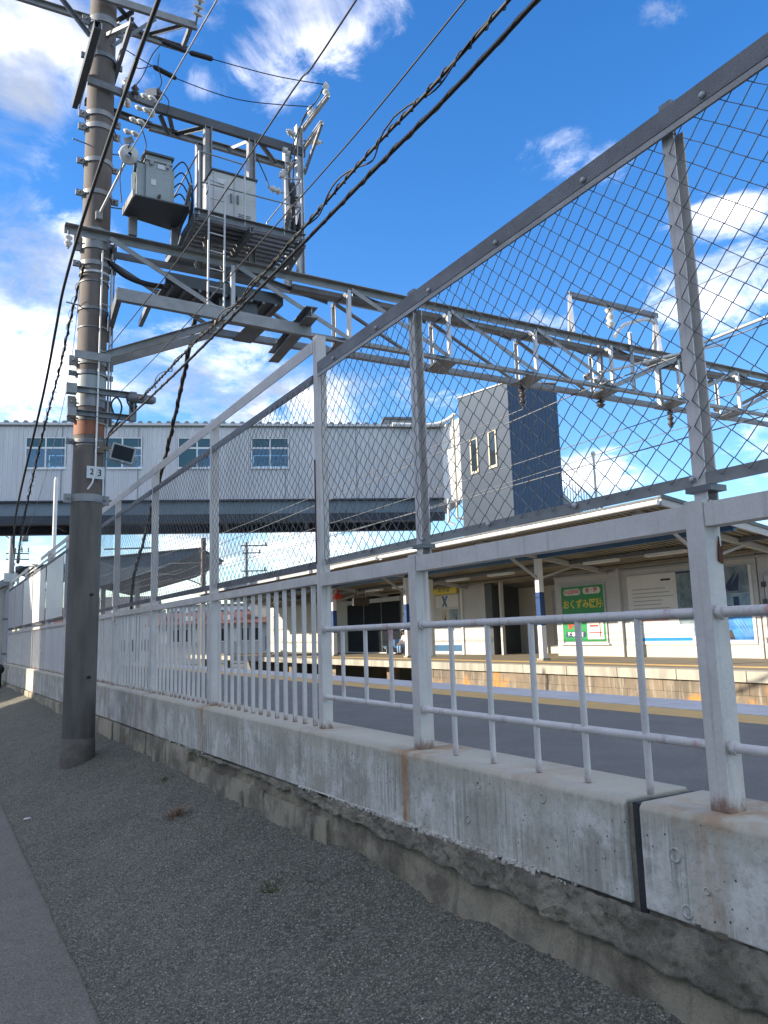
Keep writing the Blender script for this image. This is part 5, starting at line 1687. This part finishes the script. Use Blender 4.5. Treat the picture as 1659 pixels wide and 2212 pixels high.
def pill(y0, y1, z0, z1):
    r = (z1 - z0) / 2
    pts = []
    for i in range(9):
        th = -math.pi / 2 + math.pi * i / 8
        pts.append((W1 - .004, y1 - r + r * math.cos(th), (z0 + z1) / 2 + r * math.sin(th)))
    for i in range(9):
        th = math.pi / 2 + math.pi * i / 8
        pts.append((W1 - .004, y0 + r + r * math.cos(th), (z0 + z1) / 2 + r * math.sin(th)))
    return MB().prism(pts, (.003, 0, 0))


sg.part('label_patch', pill(17.66, 18.38, 2.56, 2.75), 'paper')
sg.part('label_patch', pill(16.84, 17.56, 2.57, 2.76), 'paper')
sg.part('lettering', text_mb('小山田内科', .14, (W1 - .006, 18.02, 2.655), RV, UV, .001, .95, .003), 'red')
sg.part('lettering', text_mb('胃・腸', .15, (W1 - .006, 17.20, 2.665), RV, UV, .001, 1.1, .003), 'red')
sg.part('lettering', text_mb('おくずみ医院', .285, (W1 - .004, 17.60, 2.27), RV, UV, .001, .98, .006), 'yellow')
sg.part('map_patch', MB().box(W1 - .006, W1 - .001, 16.80, 17.46, 1.24, 1.80), 'paper')
sg.part('map_print', MB().box(W1 - .008, W1 - .0065, 17.0, 17.36, 1.60, 1.66).box(W1 - .008, W1 - .0065, 16.92, 16.96, 1.3, 1.75).box(W1 - .008, W1 - .0065, 16.86, 17.4, 1.42, 1.45), 'red')
sg.part('lettering', text_mb('診療', .17, (W1 - .004, 18.08, 1.62), RV, UV, .001, 1.1, .006), 'red')
sg.part('label_patch', MB().box(W1 - .006, W1 - .001, 17.55, 18.36, 1.30, 1.47), 'navyprint')
sg.part('lettering', text_mb('駐車場有', .14, (W1 - .008, 17.96, 1.38), RV, UV, .001, 1.2, .005), 'paper')

pb = Thing('poster_board', 'wide white poster with small print, a blue stripe and blue photographs on the station wall', 'poster', (W1, 13.8, 1.1))
pb.part('panel', board('p', 11.92, 15.80, 1.08, 2.96, 'paper'), 'paper')
for i in range(11):
    zz = 2.66 - i * .105
    if i == 0:
        continue
    for a, b in ((14.28, 14.28 + random.uniform(.9, 1.4)),):
        pb.part('print_line', MB().box(W1 - .004, W1 - .001, 15.62 - (b - a), 15.62, zz, zz + .022), 'textgrey' if i < 7 else 'red' if i == 9 else 'house2')
pb.part('print_line', MB().box(W1 - .004, W1 - .001, 14.3, 14.62, 2.76, 2.81), 'ink')
pb.part('photo', MB().box(W1 - .004, W1 - .001, 13.12, 14.12, 2.02, 2.90), 'photogrey')
pb.part('photo', MB().box(W1 - .004, W1 - .001, 13.12, 14.12, 2.905, 2.955), 'navyprint')
pb.part('photo', MB().box(W1 - .004, W1 - .001, 13.12, 14.12, 1.60, 2.015), 'photogrey')
pb.part('photo', MB().box(W1 - .004, W1 - .001, 12.0, 13.11, 2.30, 2.95), 'photogrey')
pb.part('photo', MB().box(W1 - .004, W1 - .001, 12.0, 13.11, 1.74, 2.295), 'skyprint')
pb.part('photo', MB().box(W1 - .004, W1 - .001, 12.0, 13.11, 1.18, 1.735), 'photoblue')
pb.part('photo', MB().box(W1 - .004, W1 - .001, 13.12, 13.7, 1.28, 1.595), 'skyprint')
# simple shapes inside the prints: sails, tower, a helmeted head and shoulders
pb.part('print_shape', MB().prism([(W1 - .006, 12.62, 2.36), (W1 - .006, 12.30, 2.36), (W1 - .006, 12.25, 2.78)], (.001, 0, 0)).prism([(W1 - .006, 12.75, 2.4), (W1 - .006, 12.55, 2.4), (W1 - .006, 12.32, 2.85)], (.001, 0, 0)), 'navyprint')
pb.part('print_shape', MB().box(W1 - .006, W1 - .0045, 12.30, 12.46, 1.78, 2.22).box(W1 - .006, W1 - .0045, 12.5, 12.66, 1.8, 2.02), 'navyprint')
pb.part('print_shape', MB().lathe([(.0, 0), (.10, 0), (.10, .001), (0, .001)], (W1 - .006, 12.74, 1.55), (1, 0, 0), 14).prism([(W1 - .006, 12.98, 1.2), (W1 - .006, 12.5, 1.2), (W1 - .006, 12.58, 1.42), (W1 - .006, 12.86, 1.44)], (.001, 0, 0)), 'brownceramic')
for k in range(4):
    pb.part('print_shape', MB().bar((W1 - .0055, 12.5 - k * .1, 1.66), (W1 - .0055, 12.2 - k * .06, 1.26), .012, .002, (1, 0, 0)), 'skyprint')
pb.part('colour_band', MB().box(W1 - .004, W1 - .001, 13.75, 15.5, 1.17, 1.26), 'brightblue')

ys_ = Thing('yellow_sign', 'yellow station sign with dark lettering hanging above the far posters', 'sign', (W1 - .1, 24.7, 2.98))
ys_.part('panel', MB().box(W1 - .12, W1 - .04, 23.95, 25.5, 2.98, 3.30), 'yellow')
ys_.part('lettering', text_mb('のりば', .2, (W1 - .124, 24.75, 3.13), RV, UV, .001, 1.3, .004), 'brownceramic')
ys_.part('hanger', MB().box(W1 - .09, W1 - .07, 24.1, 24.13, 3.30, 3.5).box(W1 - .09, W1 - .07, 25.3, 25.33, 3.30, 3.5), 'galv_dk')
xs_ = Thing('route_board', 'white board with a blue crossing shape below the yellow sign', 'sign', (W1, 24.9, 2.5))
xs_.part('panel', MB().box(W1, W1 + .02, 24.0, 25.5, 2.50, 2.95), 'paper')
xs_.part('blue_mark', MB().prism([(W1 - .003, 24.98, 2.52), (W1 - .003, 25.12, 2.52), (W1 - .003, 24.80, 2.92), (W1 - .003, 24.66, 2.92)], (.002, 0, 0)), 'photoblue')
xs_.part('blue_mark', MB().prism([(W1 - .006, 24.72, 2.52), (W1 - .006, 24.86, 2.52), (W1 - .006, 25.10, 2.92), (W1 - .006, 24.96, 2.92)], (.002, 0, 0)), 'steelblue')
for i, (y0, y1, mt, lab) in enumerate(((24.72, 25.2, 'beige', 'tan poster on the white wall left of the grey one'), (24.0, 24.68, 'photogrey', 'grey poster on the white wall under the route board'))):
    t_ = Thing('poster', lab, 'poster', (W1, y0, 1.9))
    t_.part('sheet', MB().box(W1 + .005, W1 + .02, y0, y1, 1.92, 2.46), 'paper')
    t_.part('picture', MB().box(W1, W1 + .004, y0 + .04, y1 - .04, 2.02, 2.42), mt)
    t_.part('dark_shape', MB().prism([(W1 - .002, y0 + .12, 1.98), (W1 - .002, y0 + .24, 1.98), (W1 - .002, y0 + .18, 2.25)], (.001, 0, 0)), 'ink')
single('cyan_panel', MB().box(W1 - .3, W1 - .25, 34.2, 34.95, 1.28, 2.14).box(W1 - .29, W1 - .26, 34.25, 34.3, .75, 1.28).box(W1 - .29, W1 - .26, 34.85, 34.9, .75, 1.28), 'cyan', 'bright cyan notice panel beyond the dark waiting room', 'notice', (W1 - .27, 34.5, .75))
single('red_lamp_box', MB().box(14.2, 14.5, 28.75, 29.0, 3.02, 3.24).box(14.32, 14.38, 28.85, 28.9, 3.24, 3.45), 'red', 'small red box sign under the canopy edge by the far post', 'sign', (14.35, 28.9, 3.02))
single('hanging_sign', MB().box(14.6, 15.3, 27.9, 28.05, 2.72, 3.02).box(14.7, 14.73, 27.96, 28.0, 3.02, 3.4).box(15.2, 15.23, 27.96, 28.0, 3.02, 3.4), 'brownceramic', 'small brown hanging sign under the canopy before the waiting room', 'sign', (14.95, 27.98, 2.72))
bn = Thing('platform_bench', 'row of deep blue plastic seats beside the waiting room', 'bench', (16.5, 28.0, PZ))
for k in range(4):
    y_ = 27.0 + k * .46
    bn.part('seat', MB().box(16.36, 16.72, y_, y_ + .40, 1.02, 1.07), 'steelblue')
    bn.part('seat_back', MB().box(16.72, 16.77, y_, y_ + .40, 1.07, 1.34), 'steelblue')
bn.part('rail', MB().box(16.5, 16.56, 26.9, 28.9, .96, 1.015), 'galv_dk')
bn.part('leg', MB().box(16.45, 16.6, 27.1, 27.16, PZ, .96), 'galv_dk')
bn.part('leg', MB().box(16.45, 16.6, 28.6, 28.66, PZ, .96), 'galv_dk')


# ---- seated person
def skin_obj(name, verts, edges, radii, mat, parent, origin, root=0, sub=2):
    me = bpy.data.meshes.new(name)
    o = Vector(origin)
    me.from_pydata([tuple(Vector(v) - o) for v in verts], edges, [])
    me.materials.append(M[mat])
    ob = bpy.data.objects.new(name, me)
    C.objects.link(ob)
    ob.parent = parent
    mo = ob.modifiers.new('skin', 'SKIN')
    for i, r in enumerate(radii):
        me.skin_vertices[0].data[i].radius = (r, r) if not isinstance(r, tuple) else r
        me.skin_vertices[0].data[i].use_root = i == root
    mo.use_smooth_shade = True
    sb = ob.modifiers.new('smooth', 'SUBSURF')
    sb.levels = sb.render_levels = sub
    dg = bpy.context.evaluated_depsgraph_get()
    me2 = bpy.data.meshes.new_from_object(ob.evaluated_get(dg))
    ob.modifiers.clear()
    ob.data = me2
    for p in me2.polygons:
        p.use_smooth = True
    return ob


SP = Vector((16.42, 26.98, PZ))
pe = Thing('person', 'person in a white top and light blue jeans sitting on the blue seats', 'person', SP)
S = .80


def pp(f, l, h):           # forward towards the track, left, up
    return SP + Vector((-f, -l, h)) * S


J = [pp(0, 0, .42), pp(.03, 0, .62), pp(.08, 0, .80), pp(.11, 0, .93), pp(.14, 0, 1.0), pp(.17, 0, 1.10), pp(.16, 0, 1.18),      # 0-6 pelvis .. head
     pp(.08, .17, .88), pp(.17, .20, .66), pp(.36, .12, .54), pp(.42, .10, .50),                                                # 7-10 left arm
     pp(.08, -.17, .88), pp(.17, -.20, .66), pp(.36, -.12, .54), pp(.42, -.10, .50),                                            # 11-14 right arm
     pp(.06, .09, .42), pp(.43, .11, .43), pp(.42, .11, .08), pp(.53, .12, .035),                                               # 15-18 left leg
     pp(.06, -.09, .42), pp(.43, -.11, .43), pp(.42, -.11, .08), pp(.53, -.12, .035)]                                           # 19-22 right leg
Ed = [(0, 1), (1, 2), (2, 3), (3, 4), (4, 5), (5, 6), (2, 7), (7, 8), (8, 9), (9, 10), (2, 11), (11, 12), (12, 13), (13, 14), (0, 15), (15, 16), (16, 17), (17, 18), (0, 19), (19, 20), (20, 21), (21, 22)]
Rr = [.13, .12, .13, .06, .055, .085, .085, .06, .045, .032, .03, .06, .045, .032, .03, .09, .062, .042, .035, .09, .062, .042, .035]
# fingers rooted in the palms
for s, w_ in ((1, 10), (-1, 14)):
    for k in range(4):
        b = len(J)
        l0 = (.10 + (k - 1.5) * .018) * s
        J += [pp(.455, l0, .495), pp(.49 + .006 * (1.5 - abs(k - 1.5)), l0, .485), pp(.51 + .01 * (1.5 - abs(k - 1.5)), l0, .462)]
        Ed += [(w_, b), (b, b + 1), (b + 1, b + 2)]
        Rr += [.010, .0085, .007]
    b = len(J)
    J += [pp(.435, .10 * s - .045 * s, .50), pp(.465, .10 * s - .06 * s, .49)]
    Ed += [(w_, b), (b, b + 1)]
    Rr += [.011, .008]
body = skin_obj('body', J, Ed, [r * S for r in Rr], 'skin', pe.e, SP)
skin_obj('white_top', [J[i] for i in (0, 1, 2, 3, 7, 8, 11, 12)], [(0, 1), (1, 2), (2, 3), (2, 4), (4, 5), (2, 6), (6, 7)], [.14 * S, .135 * S, .145 * S, .068 * S, .07 * S, .056 * S, .07 * S, .056 * S], 'shirt', pe.e, SP)
skin_obj('jeans', [J[i] for i in (0, 15, 16, 17, 19, 20, 21)], [(0, 1), (1, 2), (2, 3), (0, 4), (4, 5), (5, 6)], [.145 * S, .10 * S, .074 * S, .056 * S, .10 * S, .074 * S, .056 * S], 'jeans', pe.e, SP)
pe.part('hair', MB().lathe([(0, .115 * S), (.06 * S, .10 * S), (.098 * S, .04 * S), (.10 * S, -.02 * S), (.085 * S, -.08 * S)], pp(.145, 0, 1.15), (.25, 0, 1), 14), 'hair')
pe.part('cap', MB().lathe([(0, .135 * S), (.07 * S, .115 * S), (.104 * S, .06 * S), (.106 * S, .05 * S)], pp(.145, 0, 1.15), (.1, 0, 1), 14).box(pp(.32, 0, 0).x, pp(.22, 0, 0).x, SP.y - .06, SP.y + .06, pp(0, 0, 1.19).z, pp(0, 0, 1.20).z), 'shirt')
for s in (1, -1):
    pe.part('eye', MB().lathe([(0, -.002), (.011 * S, 0), (0, .008 * S)], pp(.252, .033 * s, 1.13), (-1, 0, 0), 8), 'hair')
    pe.part('ear', MB().lathe([(0, -.01), (.02 * S, 0), (.012 * S, .012), (0, .014)], pp(.16, .088 * s, 1.12), (0, -s, 0), 8), 'skin')
    pe.part('shoe', MB().tube([pp(.38, .115 * s, .04), pp(.46, .118 * s, .045), pp(.56, .122 * s, .03), pp(.60, .124 * s, .025)], [.04 * S, .05 * S, .045 * S, .025 * S], 8), 'hair')
pe.part('nose', MB().prism([pp(.25, .014, 1.085), pp(.25, -.014, 1.085), pp(.285, 0, 1.09), ], Vector((.012, 0, .045)) * S), 'skin')
pe.part('mouth', MB().box(pp(.254, 0, 0).x, pp(.244, 0, 0).x, SP.y - .022 * S, SP.y + .022 * S, pp(0, 0, 1.048).z, pp(0, 0, 1.056).z), 'brownceramic')

# ================================================================== things further off
# white and red-roofed buildings beyond the far end
rh = Thing('red_roofed_house', 'long low grey building with a brick red roof beyond the end of the tracks', 'house', (18.5, 60, -.3))
a, b = Vector((14.6, 61.4, 0)), Vector((22.2, 57.3, 0))
dv = (b - a).normalized()
nv_ = Vector((-dv.y, dv.x, 0))


def hb(t0, t1, n0, n1, z0, z1):
    vs = [a + dv * t + nv_ * q_ + Vector((0, 0, z)) for z in (z0, z1) for q_ in (n0, n1) for t in (t0, t1)]
    return MB().add(vs, [(0, 2, 3, 1), (4, 5, 7, 6), (0, 1, 5, 4), (2, 6, 7, 3), (0, 4, 6, 2), (1, 3, 7, 5)])


LL = (b - a).length
rh.part('wall', hb(0, LL, 0, 6, -.3, 2.7), 'house2')
mb = MB()
vs = [a + dv * t + nv_ * q_ + Vector((0, 0, z)) for t in (-.4, LL + .4) for q_, z in ((-.5, 2.72), (2.8, 3.7), (6.4, 2.72), (6.4, 2.66), (-.5, 2.62))]
mb.add(vs, [(0, 1, 2, 3, 4), (9, 8, 7, 6, 5), (0, 5, 6, 1), (1, 6, 7, 2), (2, 7, 8, 3), (3, 8, 9, 4), (4, 9, 5, 0)])
rh.part('roof', mb, 'redroof')
for k in range(9):
    w_ = rh.part('window', hb(.8 + k * .88, 1.3 + k * .88, -.05, -.01, 1.4, 2.3), 'glass_dk' if k % 3 else 'white')
    rh.part('sill', hb(.75 + k * .88, 1.35 + k * .88, -.08, -.055, 1.32, 1.39), 'white', w_)
for k in range(5):
    rh.part('roof_box', hb(1 + k * 1.5, 1.7 + k * 1.5, -.3, 0, 2.9, 3.2) if False else hb(1 + k * 1.5, 1.7 + k * 1.5, .3, .9, 2.98, 3.35), 'white' if k % 2 else 'redroof')


def house(name, label, cx, cy, w_, d_, h_, rot, wall, roof, gable=True, wins=3, floors=2, base=-.3):
    t_ = Thing(name, label, 'house', (cx, cy, base))
    rm_ = Matrix.Translation((cx, cy, base)) @ Matrix.Rotation(R(rot), 4, 'Z')

    def tx(mb):
        mb.v = [tuple(rm_ @ Vector(v)) for v in mb.v]
        return mb
    t_.part('wall', tx(MB().box(-w_ / 2, w_ / 2, -d_ / 2, d_ / 2, 0, h_)), wall)
    if gable:
        rf = MB()
        o = .4
        rf.prism([(-w_ / 2 - o, -d_ / 2 - o, h_ + .003), (-w_ / 2 - o, d_ / 2 + o, h_ + .003), (-w_ / 2 - o, 0, h_ + d_ * .3)], (w_ + 2 * o, 0, 0))
        t_.part('roof', tx(rf), roof)
    else:
        t_.part('roof', tx(MB().box(-w_ / 2 - .15, w_ / 2 + .15, -d_ / 2 - .15, d_ / 2 + .15, h_ + .003, h_ + .25)), roof)
    for f in range(floors):
        z0 = .9 + f * 2.8
        if z0 + 1.2 > h_:
            break
        for k in range(wins):
            xc = -w_ / 2 + w_ * (k + .5) / wins
            for yy, sgn in ((-d_ / 2, -1), (d_ / 2, 1)):
                fr = t_.part('window', tx(MB().box(xc - .8, xc + .8, yy + sgn * .02 - .02, yy + sgn * .02 + .02, z0, z0 + 1.15)), 'galv_lt')
                t_.part('pane', tx(MB().box(xc - .72, xc - .03, yy + sgn * .045 - .004, yy + sgn * .045 + .004, z0 + .08, z0 + 1.07)), 'glass_dk', fr)
                t_.part('pane', tx(MB().box(xc + .03, xc + .72, yy + sgn * .045 - .004, yy + sgn * .045 + .004, z0 + .08, z0 + 1.07)), 'glass_dk', fr)
        for k in range(2):
            yc = -d_ / 2 + d_ * (k + .5) / 2
            for xx, sgn in ((-w_ / 2, -1), (w_ / 2, 1)):
                fr = t_.part('window', tx(MB().box(xx + sgn * .02 - .02, xx + sgn * .02 + .02, yc - .6, yc + .6, z0, z0 + 1.15)), 'galv_lt')
                t_.part('pane', tx(MB().box(xx + sgn * .045 - .004, xx + sgn * .045 + .004, yc - .52, yc + .52, z0 + .08, z0 + 1.07)), 'glass_dk', fr)
    return t_


house('far_house', 'cream two storey house far beyond the end of the far platform', 25.5, 60, 5, 6, 4.6, -28, 'house', 'roof')
house('far_house', 'white block with windows above the red roof in the distance', 27, 84, 9, 7, 5.2, -28, 'white', 'roof', False, 4)
house('far_house', 'pale house left of the red roof seen through the pickets', 15.5, 76, 6, 6, 4.2, -20, 'siding', 'roof')
house('far_house', 'small white house far down the platform behind the leftmost pickets', 10.2, 78, 6, 5, 3.6, -10, 'house', 'redroof')
house('far_house', 'yellowish building behind the stairs end of the platform', 31, 66, 6, 6, 4.4, -28, 'beige', 'roof')
# far dark canopy and its tall post
fc = Thing('far_canopy', 'dark platform canopy roof far off behind the left part of the mesh', 'canopy', (11.5, 53, .3))
fc.part('roof', MB().prism([(9.0, 52.3, 5.0), (13.0, 50.1, 6.2), (14.6, 49.0, 7.12), (14.6, 49.0, 7.25), (9.0, 52.3, 6.82)], (3.6, 6.2, -.2)), 'girder')
fc.part('roof_edge', MB().prism([(8.9, 52.2, 6.83), (14.7, 48.85, 7.26), (14.7, 48.85, 7.34), (8.9, 52.2, 6.91)], (3.6, 6.2, -.2)), 'roof')
for x_, y_ in ((9.5, 52.6), (11.4, 51.5), (10.5, 54), (13.0, 53.5)):
    fc.part('post', MB().box(x_ - .14, x_ + .14, y_ - .14, y_ + .14, -.3, 5.9), 'galv')
fc.part('cross_arm', MB().tube([(9.4, 51.9, 7.4), (12.0, 50.4, 7.4)], .05, 6), 'galv_dk')
cp = Thing('catenary_mast', 'brown mast with a tubular wire arm at the end of the far dark canopy', 'mast', (14.8, 48.6, -.3))
cp.part('shaft', MB().tube([(14.8, 48.6, -.3), (14.8, 48.6, 7.9)], .16, 10), 'pole')
cp.part('arm', MB().tube([(14.8, 48.6, 6.3), (13.0, 49.6, 6.33), (12.9, 49.7, 6.3)], .045, 6).tube([(14.8, 48.6, 6.25), (13.2, 49.5, 5.6), (12.2, 50.1, 5.75)], .04, 6), 'galv_dk')
cp.part('arm_stay', MB().tube(smoothpath([(14.8, 48.6, 4.9), (13.9, 49.2, 5.35), (12.9, 49.7, 5.6), (11.9, 50.2, 5.62)], 5), .04, 6), 'galv_dk')
# masts visible through the mesh
for lab, x_, y_, h_ in (('grey lattice headed mast far off under the footbridge', 22.5, 62, 9.4), ('second far mast, slimmer, behind the stairs pickets', 24.2, 58, 4.6)):
    t_ = Thing('catenary_mast', lab, 'mast', (x_, y_, -.3))
    t_.part('shaft', MB().tube([(x_, y_, -.3), (x_, y_, h_)], .14, 8), 'galv_dk')
    for zz, w_ in ((h_ - .3, 1.6), (h_ - .9, 1.1), (h_ - 2.4, 1.5), (h_ - 2.9, 1.0)):
        t_.part('crossarm', MB().bar((x_ - w_ * .3, y_, zz), (x_ + w_, y_ - w_ * .5, zz), .1, .1), 'galv_dk')
        t_.part('insulator', MB().lathe([(.05, 0), (.09, .05), (.05, .1), (.09, .15), (.04, .25)], (x_ + w_ * .9, y_ - w_ * .45, zz + .05), (0, 0, 1), 8), 'brownceramic')
# far left street pole with transformers
lp = Thing('utility_pole', 'distant grey utility pole with crossarm and transformers at the left edge', 'utility pole', (3.9, 49.5, -.3))
lp.part('shaft', MB().tube([(3.9, 49.5, -.3), (3.86, 49.2, 8.6)], [.2, .15], 12), 'house2')
lp.part('crossarm', MB().bar((2.8, 49.8, 8.05), (4.85, 48.65, 7.95), .09, .09), 'galv_dk')
lp.part('crossarm', MB().bar((3.6, 49.5, 6.75), (4.75, 48.95, 6.7), .07, .07), 'galv_dk')
lp.part('crossarm', MB().bar((3.6, 49.5, 6.42), (4.75, 49.0, 6.39), .07, .07), 'galv_dk')
lp.part('brace', MB().bar((3.2, 49.6, 8.0), (3.85, 49.3, 7.5), .05, .05), 'galv_dk')
lp.part('transformer_can', MB().lathe([(0, 0), (.18, .0), (.19, .4), (.12, .45), (0, .47)], (4.5, 48.9, 7.4), (0, 0, 1), 12), 'tank')
lp.part('transformer_can', MB().lathe([(0, 0), (.26, .0), (.28, .5), (.2, .55), (0, .6)], (4.35, 49.2, 5.45), (0, 0, 1), 12), 'tank_dk')
lp.part('band', MB().tube([(3.88, 49.45, 6.05), (3.88, 49.45, 6.2)], .21, 12), 'galv_lt')
lp.part('band', MB().tube([(3.88, 49.45, 5.6), (3.88, 49.45, 5.7)], .215, 12), 'galv_lt')
for k in range(4):
    lp.part('insulator', MB().lathe([(.03, 0), (.06, .06), (.03, .12), (.06, .18), (.02, .3)], (3.75 + k * .32, 49.45 - k * .15, 6.78), (0, 0, 1), 8), 'ceramic')
# small platform shed at the far end of the fence, left edge
sh = Thing('end_shed', 'pale shed with a sloping eave and rain pipe at the left end of the fence', 'shed', (1.2, 30, .3))
sh.part('wall', MB().prism([(-1.6, 28.3, -.3), (2.16, 28.3, -.3), (2.16, 28.3, 3.50), (-1.6, 28.3, 1.7)], (0, 5, 0)), 'house')
sh.part('eave', MB().prism([(-2.0, 28.05, 1.56), (2.36, 28.05, 3.62), (2.36, 28.05, 3.86), (-2.0, 28.05, 1.78)], (0, 5.4, 0)), 'galv')
sh.part('eave_end', MB().box(2.0, 2.40, 28.0, 28.045, 3.60, 3.88), 'galv_lt')
sh.part('rain_pipe', MB().tube([(2.30, 28.1, 3.6), (2.12, 28.2, 3.3), (2.12, 28.2, .3)], .06, 8), 'house2')
sh.part('pipe_clip', MB().box(2.04, 2.20, 28.12, 28.29, 2.4, 2.44).box(2.04, 2.20, 28.12, 28.29, 1.3, 1.34), 'galv_dk')
single('low_dark_roof', MB().prism([(3.5, 41.6, 4.95), (5.6, 40.6, 4.95), (5.4, 40.6, 5.45), (3.8, 41.4, 5.3)], (1.5, 5, 0)), 'tank_dk', 'low dark flat roof beyond the end of the fence at the left', 'roof', (4.2, 42, 4.95))
single('road_bollard', MB().lathe([(.09, 0), (.09, .5), (.15, .55), (.17, .65), (.12, .75), (0, .8)], (1.86, 26.6, .25), (0, 0, 1), 12), 'ink', 'dark rounded stump at the foot of the wall by the left edge', 'post', (1.86, 26.6, .25))

# ================================================================== houses across the road: they shade the wall and the near platform
house('street_house', 'flat roofed pale house across the road, behind and left of the camera', -18.0, 7.5, 8.0, 38.0, 10.7, 0, 'white', 'galv_dk', False, 8, 3, 0)
house('street_house', 'slim cream house further along across the road', -15.5, 44.3, 3.0, 30, 10.7, 0, 'house', 'galv_dk', False, 1, 3, 0)
struct('forecourt', MB().box(-14.0, -4.31, -16, 60, -.3, .06), 'platlip')
